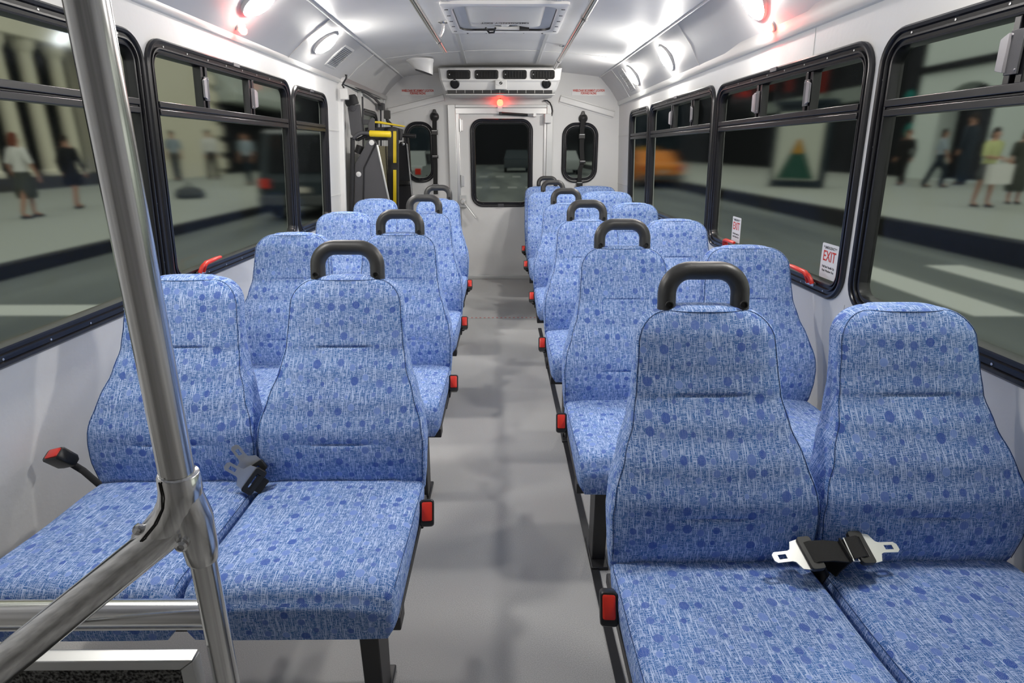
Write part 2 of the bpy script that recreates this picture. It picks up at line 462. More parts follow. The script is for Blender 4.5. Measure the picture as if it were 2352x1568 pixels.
# ------------------------------------------------------------------ side windows
def frame_loops(u0, u1, v0, v1, r, prof, f):
    return [[f(u, v, d) for u, v in rrect(u0 + i, u1 - i, v0 + i, v1 - i, max(r - i, 0.02))] for i, d in prof]
PROF = [(0.0, -0.02), (0.0, 0.010), (0.006, 0.016), (0.014, 0.014), (0.017, 0.006), (0.026, 0.005), (0.028, 0.012), (0.033, 0.012), (0.035, 0.002), (0.043, 0.001), (0.045, 0.007), (0.050, 0.006), (0.054, -0.010), (0.054, -0.03)]
def screw_on(mb, p, n, r, mi):
    p, n = Vector(p), Vector(n); mb.lathe([(r, 0), (r * .8, r * .5), (r * .2, r * .6)], p, n, 8, mi)
def side_window(num):
    sd, y0, y1, z0, z1 = WIN[num]
    f = lambda u, v, d: wp(sd, u, v, d)
    root = struct(empty('window_%d' % num, loc=(0, 0, 0)))
    mb = MB(); mb.loft(frame_loops(y0, y1, z0, z1, CR, PROF, f), cap0=False, cap1=False)
    n = (-sd, 0, 0)
    for i in range(max(2, int((y1 - y0) / 0.17))):
        u = y0 + 0.12 + (y1 - y0 - 0.24) * i / max(1, int((y1 - y0) / 0.17) - 1)
        for v in (z0 + 0.0215, z1 - 0.0215): screw_on(mb, f(u, v, 0.005), n, 0.0042, 1)
    for i in range(4):
        v = z0 + 0.13 + (z1 - z0 - 0.26) * i / 3
        for u in (y0 + 0.0215, y1 - 0.0215): screw_on(mb, f(u, v, 0.005), n, 0.0042, 1)
    # small drain clips set in the frame
    um = (y0 + y1) / 2
    mb.prism([(um - .03, z1 - .016), (um + .03, z1 - .016), (um + .03, z1 - .001), (um - .03, z1 - .001)], lambda u, v: f(u, v, .012), lambda u, v: f(u, v, .018), 2)
    mb.build('window_frame', [BLK, ALU, GRAPH], root, sharp=25)
    zr = 1.438 if sd < 0 else 1.413
    mb = MB()
    for za, zb, d in ((zr - 0.024, zr - 0.005, 0.010), (zr - 0.005, zr + 0.002, 0.003), (zr + 0.002, zr + 0.022, 0.010)):
        mb.prism([(y0 + .05, za), (y1 - .05, za), (y1 - .05, zb), (y0 + .05, zb)], lambda u, v: f(u, v, d), lambda u, v: f(u, v, -0.03))
    mb.build('window_rail', BLK, root, bevel=0.002)
    mb = MB(); g = [(u, v) for u, v in rrect(y0 + .052, y1 - .052, z0 + .052, z1 - .052, 0.045)]
    mb.prism(g, lambda u, v: f(u, v, -0.018), lambda u, v: f(u, v, -0.024)); mb.build('glass_pane', GLASS, root)
    if y1 - y0 > 1:
        ms = (y0 + .405, y0 + .865) if sd < 0 else (y0 + .40, y0 + .845)
        if num == 4: ms = (y0 + .42, y0 + .895)
        if num == 1: ms = (y0 + .2, y0 + .5)
        for k, u in enumerate(ms):
            mb = MB(); up = z1 - 0.052
            for ua, ub, d in ((u - .024, u - .006, .004), (u - .006, u + .004, -.006), (u + .004, u + .022, .008)):
                mb.prism([(ua, zr + .02), (ub, zr + .02), (ub, up), (ua, up)], lambda a, b: f(a, b, d), lambda a, b: f(a, b, -0.03))
            q = mb.build('mullion', BLK, root, bevel=0.0015)
            mb = MB(); zc = (zr + up) / 2 + .006; s2 = -1 if k == 0 else 1
            mb.prism([(u - .018, zc - .045), (u + .018, zc - .045), (u + .018, zc + .045), (u - .018, zc + .045)], lambda a, b: f(a, b, .008), lambda a, b: f(a, b, .013), 0)
            mb.prism([(u + s2 * .014, zc - .04), (u + s2 * .036, zc - .034), (u + s2 * .036, zc + .03), (u + s2 * .014, zc + .04)], lambda a, b: f(a, b, .012), lambda a, b: f(a, b, .020), 1)
            for a_ in (-.012, .012): screw_on(mb, f(u + a_, zc + .036 * (1 if a_ > 0 else -1), .013), n, .003, 1)
            mb.build('latch', [GRAPH, LATCH], q, bevel=0.001)
    return root
WROOT = {n_: side_window(n_) for n_ in WIN}
def release_handle(num, u, flip):
    sd, y0, y1, z0, z1 = WIN[num]; f = lambda a, b, d: wp(sd, a, b, d); z = z0 + 0.048
    mb = MB(); s2 = flip
    mb.tube([f(u, z - .012, .018), f(u, z + .012, .026), f(u + s2 * .012, z + .022, .030), f(u + s2 * .10, z + .026, .032), f(u + s2 * .135, z + .026, .032)], [.010, .011, .011, .009, .0075], 10, 0, flat=(1, .7))
    mb.tube([f(u - s2 * .006, z + .018, .028), f(u - s2 * .022, z + .008, .026), f(u - s2 * .03, z - .012, .02)], .008, 8, 0)
    mb.prism([(u - .03, z - .022), (u + .03, z - .022), (u + .03, z - .008), (u - .03, z - .008)], lambda a, b: f(a, b, .005), lambda a, b: f(a, b, .015), 1)
    mb.build('release_handle', [REDP, ALU], WROOT[num])
release_handle(2, 2.40, 1); release_handle(5, 2.13, 1); release_handle(5, 2.985, -1)

def exit_sticker(y, z, label):
    sd = 1; f = lambda a, b, d: wp(sd, a, b, d); root = empty('exit_sticker', label, 'sticker', 'exit stickers on the window', f(y, z, -.017))
    bpy.context.view_layer.update(); o0 = root.location.copy()
    h, wd = 0.062, 0.055
    mb = MB(); mb.prism(rrect(y - wd, y + wd, z - h, z + h, .006, 3), lambda a, b: f(a, b, -.0178) - o0, lambda a, b: f(a, b, -.0165) - o0); mb.build('card', mat('sticker_white', (.82, .82, .82), .4), root)
    rt, up = Vector((0, -1, 0)), (f(0, 2, 0) - f(0, 1, 0)).normalized()
    for nm, t, dz, sz, m, sx in (('wording', '* EMERGENCY *', .047, .0135, INKB, .92), ('exit_wording', 'EXIT', .016, .052, INKR, .80), ('wording', 'Pull Red Handle Up', -.021, .0115, INKB, .9), ('wording', 'Push Window Out', -.035, .0115, INKB, .9)):
        text(nm, t, sz, f(y, z + dz, -.0162) - o0, rt, up, m, root, sx=sx, off=.0006 if 'EXIT' in t else .0001)
    return root
exit_sticker(2.074, 0.917, 'white and red EXIT sticker on the glass near the tall window divider')
exit_sticker(2.965, 0.917, 'white and red EXIT sticker in the far lower corner of the same pane')

# ------------------------------------------------------------------ rear oval windows, rear door
PROF2 = [(0, -.02), (0, .012), (.010, .02), (.022, .018), (.028, .008), (.036, .008), (.040, .012), (.046, .008), (.05, -.02)]
for num, (u0, u1, v0, v1) in zip((8, 9), OV):
    root = struct(empty('window_%d' % num)); f = lambda u, v, d: Vector((u, YR - d, v))
    mb = MB(); mb.loft(frame_loops(u0, u1, v0, v1, 0.13, PROF2, f), cap0=False, cap1=False)
    for u, v in rrect(u0 + .032, u1 - .032, v0 + .032, v1 - .032, .10, 2): screw_on(mb, f(u, v, .008), (0, -1, 0), .005, 1)
    mb.build('window_frame', [BLK, GRAPH], root, sharp=25)
    mb = MB(); mb.prism(rrect(u0 + .048, u1 - .048, v0 + .048, v1 - .048, .085), lambda u, v: f(u, v, -.01), lambda u, v: f(u, v, -.016)); mb.build('glass_pane', GLASS, root)

door = struct(empty('door_1'))
f = lambda u, v, d: Vector((u, YR - d, v))
DW = (-0.301, 0.322, 0.745, 1.592)
sheet([(-.435, .035), (.45, .035), (.45, 1.685), (-.435, 1.685)], [rrect(DW[0] + .012, DW[1] - .012, DW[2] + .012, DW[3] - .012, .10)], lambda u, v: f(u, v, .004), lambda u, v: f(u, v, -.035)).build('door_panel', REARW, door, sharp=20)
mb = MB(); mb.loft(frame_loops(*DW, .115, PROF2, lambda u, v, d: f(u, v, d + .004)), cap0=False, cap1=False)
for u, v in rrect(DW[0] + .032, DW[1] - .032, DW[2] + .032, DW[3] - .032, .09, 1): screw_on(mb, f(u, v, .012), (0, -1, 0), .005, 1)
mb.b2((-.03, YR - .03, DW[2] + .005), (.03, YR - .01, DW[2] + .03), 1)
mb.build('window_frame', [BLK, GRAPH], door, sharp=25)
mb = MB(); mb.prism(rrect(DW[0] + .048, DW[1] - .048, DW[2] + .048, DW[3] - .048, .07), lambda u, v: f(u, v, -.008), lambda u, v: f(u, v, -.014)); mb.build('glass_pane', GLASS, door)
mb = MB()
mb.b2((-.515, YR - .03, 0.0), (-.44, YR + .01, 1.72)); mb.b2((.455, YR - .03, 0.0), (.515, YR + .01, 1.72)); mb.b2((-.44, YR - .03, 1.69), (.455, YR + .01, 1.72))
mb.build('door_frame', ALUP, door, bevel=.004)
mb = MB()
mb.b2((-.44, YR - .02, 0.0), (-.405, YR + .01, 1.69)); mb.b2((-.44, YR - .022, 1.635), (.455, YR + .01, 1.69)); mb.b2((.43, YR - .02, 0), (.455, YR + .01, 1.69))
mb.build('door_stop', ALU, door, bevel=.003)
mb = MB(); mb.b2((-.515, YR - .05, 0), (.515, YR, 0.035)); mb.build('threshold', ALUP, door, bevel=.004)
# lower edge of the rear door: ribbed aluminium kick strip
# hinges
for z in (1.53, 1.0):
    mb = MB(); mb.cyl((-.398, YR - .022, z - .06), (-.398, YR - .022, z + .06), .008, 8); mb.b2((-.41, YR - .02, z - .05), (-.37, YR - .004, z + .05)); mb.build('hinge', ALU, door)
mb = MB()
mb.box((-.385, YR - .02, .80), (.07, .03, .12)); mb.tube([(-.385, YR - .04, .80), (-.36, YR - .075, .78), (-.30, YR - .085, .70), (-.265, YR - .085, .655), (-.255, YR - .085, .635)], [.016, .013, .011, .013, .014], 10, flat=(1, .6))
mb.lathe([(.03, 0), (.03, .02), (.02, .03)], (-.385, YR - .035, .80), (0, -1, 0), 14)
mb.build('door_handle', ALUP, door, bevel=.002)
mb = MB(); mb.cyl(at(1150, 260, YR - .045), at(1212, 264, YR - .045), .013, 10, 0); mb.cyl(at(1206, 264, YR - .045), at(1229, 265, YR - .045), .006, 8, 1); mb.b2(at(1146, 257, YR - .06), at(1153, 264, YR)); mb.b2(at(1225, 260, YR - .055), at(1231, 268, YR), 1)
mb.build('gas_strut', [BLKP, ALU], door)

# pass-through for the door alarm and its cable
root = empty('door_alarm_box', 'white alarm box with black curved cable at the rear door corner', 'alarm box', loc=at(1258, 274, YR))
o0 = root.location.copy(); mb = MB(); p = at(1258.5, 272, YR - .055) - o0; mb.box(p, (.066, .05, .085)); mb.build('housing', PLASTIC, root, bevel=.006)
mb = MB(); pts = [(1251, 231), (1257, 231), (1263, 236), (1267, 244), (1269, 255), (1267, 266)]; mb.tube([at(x, y, YR - .035) - o0 for x, y in pts], .007, 8); mb.cyl(at(1250, 231, YR) - o0, at(1252, 231, YR - .04) - o0, .009, 8); mb.build('cable', BLKP, root)

# sloped raceway covers under the roof line
def raceway(name, p, q, label):
    a, b = at(*p, YR), at(*q, YR); d = (b - a).normalized(); n = d.cross(Vector((0, 1, 0))).normalized()
    if n.z < 0: n = -n
    mb = MB(); prof = [(-.042, 0), (-.042, .004), (-.030, .005), (-.028, .016), (-.022, .022), (.022, .022), (.028, .016), (.030, .005), (.042, .004), (.042, 0)]
    mb.loft([[c + n * u - Vector((0, v, 0)) for u, v in prof] for c in (a, b)])
    return tag(mb.build(name, PLASTIC, bevel=.002), label, 'cable cover', 'sloped cable covers on the rear wall')
raceway('raceway_cover', (893, 256), (1020, 224), 'white sloped cable cover on rear wall over the lift side window')
raceway('raceway_cover', (1286, 227), (1410, 263), 'white sloped cable cover on rear wall beside the rear alarm box')

def wall_sign(x0, x1, y0, y1, label):
    a, b = at(x0, y0, YR - .003), at(x1, y1, YR - .003); c = (a + b) / 2
    root = empty('securement_sign', label, 'sign', 'wheelchair securement signs', c)
    hw, hh = (b.x - a.x) / 2, (a.z - b.z) / 2
    mb = MB(); mb.b2((-hw, -.0015, -hh), (hw, .003, hh)); mb.build('plate', PLASTIC, root)
    text('wording', 'WHEELCHAIR SECUREMENT LOCATION', .0285, (0, -.003, hh * .36), (1, 0, 0), (0, 0, 1), INKR, root, sx=.60, off=.0011)
    text('wording', 'FORWARD FACING', .0285, (0, -.003, -hh * .42), (1, 0, 0), (0, 0, 1), INKR, root, sx=.60, off=.0011)
wall_sign(921.5, 997.5, 203.5, 219, 'red and white wheelchair securement sign beneath the cone speaker')
wall_sign(1314, 1390, 203, 219, 'red and white wheelchair securement sign above the strapped oval window')

# shoulder belts on the rear wall
def shoulder_belt(pts, label):
    p0 = at(*pts[0], YR - .03); root = empty('shoulder_belt', label, 'belt', 'wheelchair shoulder belts', p0)
    L = lambda x, y, d=.035: at(x, y, YR - d) - p0
    x0, y0 = pts[0]
    mb = MB(); mb.lathe([(.045, 0), (.045, .012), (.034, .03), (.016, .042), (.004, .046)], L(x0, y0 + 6, .0), (0, -1, 0), 18)
    mb.prism([(-.034, 0), (.034, 0), (.012, .055), (-.012, .055)], lambda u, v: L(x0, y0, .0) + Vector((u, 0, v - .01)), lambda u, v: L(x0, y0, .03) + Vector((u * .8, 0, v - .012))); mb.build('anchor_cap', BLKP, root, bevel=.004)
    mb = MB(); mb.ribbon([L(x, y, .040 + .012 * (i % 2)) for i, (x, y) in enumerate(pts[1:])], (1, 0, 0), .044, .004); mb.build('webbing', WEB, root)
    n = len(pts)
    for t, big in ((.22, 1), (.5, 0), (.86, 1)):
        i = 1 + t * (n - 2); k = min(int(i), n - 2); u = i - k; x = pts[k][0] * (1 - u) + pts[k + 1][0] * u; y = pts[k][1] * (1 - u) + pts[k + 1][1] * u
        mb = MB(); q = L(x, y, .055)
        mb.box(q, (.062, .014, .045 if big else .03)); mb.box(q + Vector((0, -.006, .016 if big else .008)), (.054, .010, .008), 1)
        mb.build('adjuster', [BLKP, ALU], root, bevel=.003)
    return root
shoulder_belt([(998, 262), (998, 270), (998, 300), (999, 340), (1000, 380), (1000, 420), (1001, 446)], 'black shoulder belt hanging over the edge of the oval window by the lift')
shoulder_belt([(1339, 266), (1339, 275), (1337, 300), (1336, 340), (1338, 372), (1332, 390), (1331, 420), (1331, 440)], 'black shoulder belt hanging across the middle of an oval window')

# ------------------------------------------------------------------ air conditioner
ac = empty('air_conditioner', 'white overhead air conditioner above the rear door', 'air conditioner', loc=(0.004, 5.72, 1.79))
o0 = ac.location.copy()
prof = [(6.175, 2.00), (5.725, 2.00), (5.705, 1.985), (5.710, 1.890), (5.732, 1.876), (5.752, 1.822), (5.775, 1.802), (5.80, 1.786), (6.175, 1.775)]
mb = MB(); loops = []
for x, k in ((-.548, .012), (-.53, 0), (.53, 0), (.555, .012)):
    loops.append([])
    for i, (y, z) in enumerate(prof):
        tz = (2.0 - z) / .22; xx = x + (1 if x < 0 else -1) * .055 * tz ** 2
        loops[-1].append(Vector((xx, y + (k if 0 < i < 8 else 0), z - (k if i < 2 else -k) * .6)) - o0)
mb.loft(loops); mb.build('housing', PLASTIC, ac, sharp=30)
for xa, xb in ((1026, 1081), (1090, 1145), (1154.6, 1210), (1219, 1274)):
    a, b = at(xa, 160.5, 5.700), at(xb, 181.5, 5.700)
    fr = MB(); lo = frame_loops(a.x, b.x, b.z, a.z, .012, [(0, -.012), (0, .004), (.004, .007), (.012, .005), (.014, -.008)], lambda u, v, d: Vector((u, 5.703 - d, v)) - o0)
    fr.loft(lo, cap0=False, cap1=False)
    v_ = fr.build('vent', BLKP, ac, sharp=30)
    q = MB(); q.b2(Vector((a.x + .01, 5.7025, b.z + .01)) - o0, Vector((b.x - .01, 5.7015, a.z - .01)) - o0, 0)
    for i in range(7):
        x = a.x + .03 + (b.x - a.x - .06) * i / 6; q.b2(Vector((x - .0012, 5.694, b.z + .014)) - o0, Vector((x + .0012, 5.7015, a.z - .014)) - o0, 1)
    q.lathe([(.006, 0), (.005, .006)], Vector((a.x + .024, 5.7015, (a.z + b.z) / 2)) - o0, (0, -1, 0), 8, 2)
    q.build('grille', [RUBBER, BLKP, ALU], v_)
for x, y in ((1044.6, 192.3), (1255, 191.7)):
    p = at(x, y, 5.730) - o0; ax = Vector((0, -.93, -.36))
    mb = MB(); mb.lathe([(.042, -.01), (.042, .006), (.034, .010), (.030, .004), (.0, .004)], p, ax, 22)
    for i in range(-3, 4):
        h = math.sqrt(.03 ** 2 - (i * .009) ** 2); mb.box(p + Vector((i * .009, -.009, -.003)), (.0016, .006, 2 * h * .93))
    mb.build('round_vent', BLKP, ac)
mb = MB(); a, b = at(1137, 184, 5.73), at(1164, 206, 5.73); c = (a + b) / 2 - o0
mb.box(c + Vector((0, -.004, 0)), (b.x - a.x, .05, a.z - b.z), 0); mb.build('centre_cover', PLASTIC, ac, bevel=.006)
mb = MB(); q = c + Vector((0, -.031, .012)); mb.prism([(.048 * math.cos(i * math.pi / 10), .018 * math.sin(i * math.pi / 10)) for i in range(20)], lambda u, v: q + Vector((u, 0, v)), lambda u, v: q + Vector((u, -.003, v)), 0)
mb.prism([(.014 * math.cos(i * math.pi / 8), .012 * math.sin(i * math.pi / 8)) for i in range(16)], lambda u, v: q + Vector((u, -.003, v)), lambda u, v: q + Vector((u, -.006, v)), 1)
mb.box(q + Vector((0, -.0065, 0)), (.016, .002, .003), 0, Matrix.Rotation(R(-35), 3, 'Y'))
mb.build('badge', [PLASTIC, BLKP], ac)
mb = MB(); a, b = at(1028, 207, 5.765), at(1268, 214.5, 5.77)
mb.b2(Vector((a.x, 5.758, b.z)) - o0, Vector((b.x, 5.80, a.z)) - o0, 0)
for i in range(1, 12):
    x = a.x + (b.x - a.x) * i / 12; mb.b2(Vector((x - .0016, 5.756, b.z)) - o0, Vector((x + .0016, 5.80, a.z)) - o0, 1)
mb.build('intake_grille', [BLKP, OFFW], ac)
mb = MB(); mb.b2(Vector((-.49, 5.755, 1.772)) - o0, Vector((.50, 5.80, 1.781)) - o0); mb.build('lower_lip', OFFW, ac, bevel=.003)

# ------------------------------------------------------------------ roof hatch
hz = lambda x, y: ceil_z(x, y)
hx0, hx1, hy0, hy1 = -.288, .393, 3.43, 4.24
hc = Vector(((hx0 + hx1) / 2, (hy0 + hy1) / 2, 2.0))
hatch = empty('roof_hatch', 'white emergency roof hatch with moulded lid in the ceiling', 'roof hatch', loc=hc)
def hl(i, dz, r):
    return [Vector((x, y, ceil_z(x, y) - dz)) - hc for x, y in rrect(hx0 + i, hx1 - i, hy0 + i, hy1 - i, r, 6)]
mb = MB(); mb.loft([hl(0, -.005, .02), hl(0, .012, .02), hl(.012, .018, .03), hl(.05, .018, .08), hl(.058, .012, .09)], cap0=False, cap1=False)
for i in range(5):
    for x in (hx0 + .028, hx1 - .028):
        y = hy0 + .1 + i * .15; mb.box(Vector((x, y, ceil_z(x, y) - .019)) - hc, (.02, .006, .004), 1)
    x = hx0 + .1 + i * .12; mb.lathe([(.008, 0), (.004, .006)], Vector((x, hy1 - .03, ceil_z(x, hy1) - .017)) - hc, (0, 0, -1), 8, 1)
mb.build('hatch_frame', [PLASTIC, GRAPH], hatch, sharp=30)
mb = MB(); mb.loft([hl(.058, .012, .09), hl(.060, .0, .09), hl(.062, -.10, .09)], cap0=False, cap1=True); mb.build('well', BLKM, hatch)
mb = MB()
def lid(i, z, r, ct): return [Vector((x, y - (0.10 * math.exp(-((x) / .13) ** 2) if y > .15 else 0) * ct, z)) for x, y in rrect(-.225 + i, .225 - i, -.33 + i, .27 - i, r, 10)]
def lidloop(i, z):
    pts = []
    for x, y in rrect(-.225 + i, .225 - i, -.33 + i, .27 - i, .06, 6)[:14]: pts.append((x, y))
    ring = rrect(-.225 + i, .225 - i, -.33 + i, .27 - i, .05, 6)
    out = ring[:7]
    for t in range(1, 12):
        x = .175 - i - (.35 - 2 * i) * t / 12; out.append((x, .27 - i - .085 * max(0, 1 - (x / .14) ** 2)))
    return [Vector((x, y, z)) for x, y in out + ring[7:]]
mb.loft([lidloop(0, .075), lidloop(0, .040), lidloop(.008, .028), lidloop(.03, .022), lidloop(.1, .018)])
ld = mb.build('lid', OFFW, hatch, sharp=40)
text('wording', 'EMERGENCY EXIT', .046, (0.0, .085, .0160), (-1, 0, 0), (0, 1, 0), INKB, ld, sx=.78, off=.0008)
mb = MB(); mb.lathe([(.03, 0), (.03, .02), (.02, .03)], (0.0, .235, .055), (0, 0, -1), 16, 0); mb.tube([(-.12, .25, .02), (-.10, .29, .0), (-.07, .28, .0), (-.06, .25, .02)], .006, 8, 1); mb.b2((.09, .24, .01), (.15, .27, .04), 1)
mb.b2((-.06, .255, .015), (.09, .29, .03), 0)
mb.build('latch', [OFFW, BLKP], hatch)

# ------------------------------------------------------------------ ceiling grab rails
def grab_rail(x, y0, y1, z, posts, label):
    root = empty('ceiling_grab_rail', label, 'grab rail', 'grab rails under the ceiling', (x, y1, z))
    o0 = root.location.copy()
    mb = MB(); mb.cyl(Vector((x, y0, z)) - o0, Vector((x, y1, z)) - o0, .0165, 18); mb.build('rail', STEEL, root)
    for y in posts:
        zc = ceil_z(x + .03, y)
        mb = MB(); mb.lathe([(.032, 0), (.032, .006), (.014, .012)], Vector((x + .03, y, zc)) - o0, (0, 0, -1), 16)
        mb.tube([Vector((x + .03, y, zc)) - o0, Vector((x + .028, y, zc - .04)) - o0, Vector((x, y, z)) - o0], .010, 10)
        mb.tube([Vector((x, y - .022, z)) - o0, Vector((x, y + .022, z)) - o0], .020, 18); mb.build('bracket', CHROME, root)
grab_rail(-.345, -.6, 4.28, 1.92, (1.0, 2.6, 3.92), 'steel ceiling grab rail that ends beside the white cone speaker side of hatch')
grab_rail(.445, -.6, 5.10, 1.92, (1.2, 3.25, 4.72), 'longer steel ceiling grab rail that ends in front of the air conditioner')

# ------------------------------------------------------------------ lamps
def cove_pt(sd, y, t):
    p, q = wp(sd, y, ZT[sd]), Vector((cove_top(sd, y), y, 1.97)); d = (q - p)
    n = Vector((-sd * abs(d.z), 0, -abs(d.x))).normalized()
    bow = Vector((sd, 0, 1)) * .008 * (1 - abs(2 * t - 1))
    return p + d * t + bow, n, d.normalized()
def dome_light(sd, y, t, label, r=.078):
    p, n, d = cove_pt(sd, y, t)
    root = empty('dome_light', label, 'lamp', 'dome lamps on the coves', p)
    mb = MB(); mb.lathe([(r + .006, -.004), (r + .006, .010), (r + .003, .014), (r, .012)], (0, 0, 0), n, 32, 0, True, False); mb.build('bezel', PLASTIC, root)
    mb = MB(); mb.lathe([(r * math.cos(a), .010 + .026 * math.sin(a)) for a in [math.pi / 2 * i / 8 for i in range(8)]] + [(.002, .036)], (0, 0, 0), n, 32, 0, False, True); mb.build('lens', LENS, root)
dome_light(-1, 2.80, .60, 'bright dome lamp on the cove just above a red marker lamp beside the hand pole')
dome_light(-1, 3.80, .60, 'bright dome lamp on the cove beside the small louvred vent near the lift')
dome_light(1, 2.70, .62, 'bright dome lamp on the cove above the red marker lamp over the exit window')
dome_light(1, 4.10, .52, 'bright dome lamp on the cove, middle of the three over the taxi side')
dome_light(1, 5.08, .55, 'bright dome lamp on the cove touching the pale vent, farthest of its row')
for sd in (-1, 1):  # out-of-view pair added for overall cabin light, continuing the lamp rows forward
    for y in (1.32,):
        dome_light(sd, y, .52, 'unseen dome lamp added on the cove above the front row seats at the window')

def marker_lamp(p, n, label, w_=.03):
    root = empty('marker_lamp', label, 'lamp', 'red marker lamps', p); n = Vector(n).normalized()
    mb = MB(); mb.lathe([(.022, 0), (.022, .01), (.012, .016)], (0, 0, 0), n, 14); mb.build('base', OFFW, root)
    mb = MB(); mb.lathe([(.017, .012), (.016, .030), (.009, .038), (.002, .04)], (0, 0, 0), n, 14); mb.build('lens', REDL, root)
for sd, y, lb in ((-1, 2.86, 'glowing red marker lamp on the cove trim beside the hand pole'), (1, 2.64, 'glowing red marker lamp on the cove trim over the exit window')):
    p, n, d = cove_pt(sd, y, .20); marker_lamp(p, n, lb)
root = empty('rear_marker_lamp', 'glowing red lamp with metal bracket over the rear door', 'lamp', loc=at(1148, 240, YR - .01)); o0 = root.location.copy()
mb = MB(); mb.b2(at(1143, 239, YR - .05) - o0, at(1154, 257, YR - .035) - o0); mb.b2(at(1143, 239, YR - .05) - o0, at(1154, 241.5, YR) - o0); mb.build('bracket', ALU, root)
mb = MB(); mb.lathe([(.03, 0), (.03, .03), (.02, .042), (.004, .046)], at(1148.5, 237, YR - .04) - o0, (0, -1, .2), 16); mb.build('lens', REDL2, root)
mb = MB(); mb.cyl(at(1149, 223, YR - .02) - o0, at(1149, 234, YR - .03) - o0, .007, 8); mb.build('cable', BLKP, root)

# cone speaker, cove vents
c = at(965, 144, 5.25); c.z = ceil_z(c.x, 5.25) - .002
sp = empty('cone_speaker', 'white wedge shaped ceiling speaker beside the air conditioner', 'speaker', loc=c)
mb = MB(); loops = []
for zz, rx, ry, ox, tilt in ((-.0, .110, .095, 0, 0), (-.016, .112, .095, 0, 0), (-.026, .104, .088, .002, .02), (-.065, .086, .074, .016, .22), (-.096, .072, .062, .028, .40)):
    loops.append([Vector((ox + rx * math.cos(a), ry * math.sin(a), zz + tilt * (-rx * math.cos(a)) * .75)) for a in [2 * math.pi * k / 28 for k in range(28)]])
mb.loft(loops); mb.build('shell', PLASTIC, sp)
mb = MB(); lp = loops[-1]; cc = sum(lp, Vector()) / len(lp); mb.loft([[cc + (q - cc) * s_ + Vector((-.004, 0, -.006)) * k for q in lp] for s_, k in ((.98, .3), (.9, 1), (.5, 1.0))]); mb.build('speaker_mesh', GRAPH, sp)
def cove_vent(sd, y, t, ly, lt, label, m):
    p, n, d = cove_pt(sd, y, t); root = empty('cove_vent', label, 'vent', 'vents set in the coves', p); e = Vector((0, 1, 0))
    Q = lambda a, b, c_: d * a + e * b + n * c_
    mb = MB(); mb.loft([[Q(u, v, h) for u, v in rrect(-lt + i, lt - i, -ly + i, ly - i, .008, 3)] for i, h in ((0, -.002), (0, .006), (.004, .009), (.016, .009), (.016, .002))], cap1=True); mb.build('frame', m, root)
    mb = MB()
    for i in range(14):
        a = -lt + .022 + (2 * lt - .044) * i / 13; mb.loft([[Q(a - .003, s_ * (ly - .017), .003), Q(a + .004, s_ * (ly - .017), .010), Q(a + .005, s_ * (ly - .017), .009), Q(a - .002, s_ * (ly - .017), .002)] for s_ in (-1, 1)])
    mb.build('louvre', GREYF if sd < 0 else m, root, flat=True)
cove_vent(-1, 4.22, .50, .115, .095, 'grey louvred vent on the cove beside a dome lamp above the lift', OFFW)
cove_vent(1, 5.36, .52, .10, .105, 'pale louvred vent on the cove beside the farthest dome lamp', OFFW)

# ------------------------------------------------------------------ seats
def curve(pts, z):
    for (a, fa), (b, fb) in zip(pts, pts[1:]):
        if z <= b:
            t = (z - a) / (b - a); t = t * t * (3 - 2 * t) * .5 + t * .5
            return fa + (fb - fa) * t
    return pts[-1][1]
WIDE = [(.40, .215), (.46, .221), (.55, .2255), (.60, .220), (.67, .198), (.73, .176), (.79, .165), (.88, .158), (.96, .152)]
WIDE2 = [(.40, .215), (.46, .220), (.60, .2245), (.80, .222), (.96, .214)]
FRONT = [(.40, .012), (.445, -.004), (.50, -.012), (.58, -.004), (.65, .028), (.72, .075), (.78, .115), (.84, .138), (.90, .160), (.96, .19)]
REAR = [(.40, .085), (.55, .105), (.78, .205), (.96, .262)]
ZTOP, RT = .955, .062
def back_levels():
    zs = [.40 + .014 * i for i in range(34)]
    for zc in (.786, .556): zs += [zc - .008, zc - .004, zc, zc + .004, zc + .008]
    zs = [z for z in zs if z < ZTOP - RT]
    zs += [ZTOP - RT + RT * math.sin(R(a)) for a in (0, 12, 24, 36, 48, 58, 66, 73, 79, 84, 88)]
    return sorted(set(round(z, 4) for z in zs))
def half_w(z, W):
    wz = curve(W, z)
    if z > ZTOP - RT:
        q = z - (ZTOP - RT); wz = wz - RT + math.sqrt(max(0, RT * RT - q * q))
    return wz
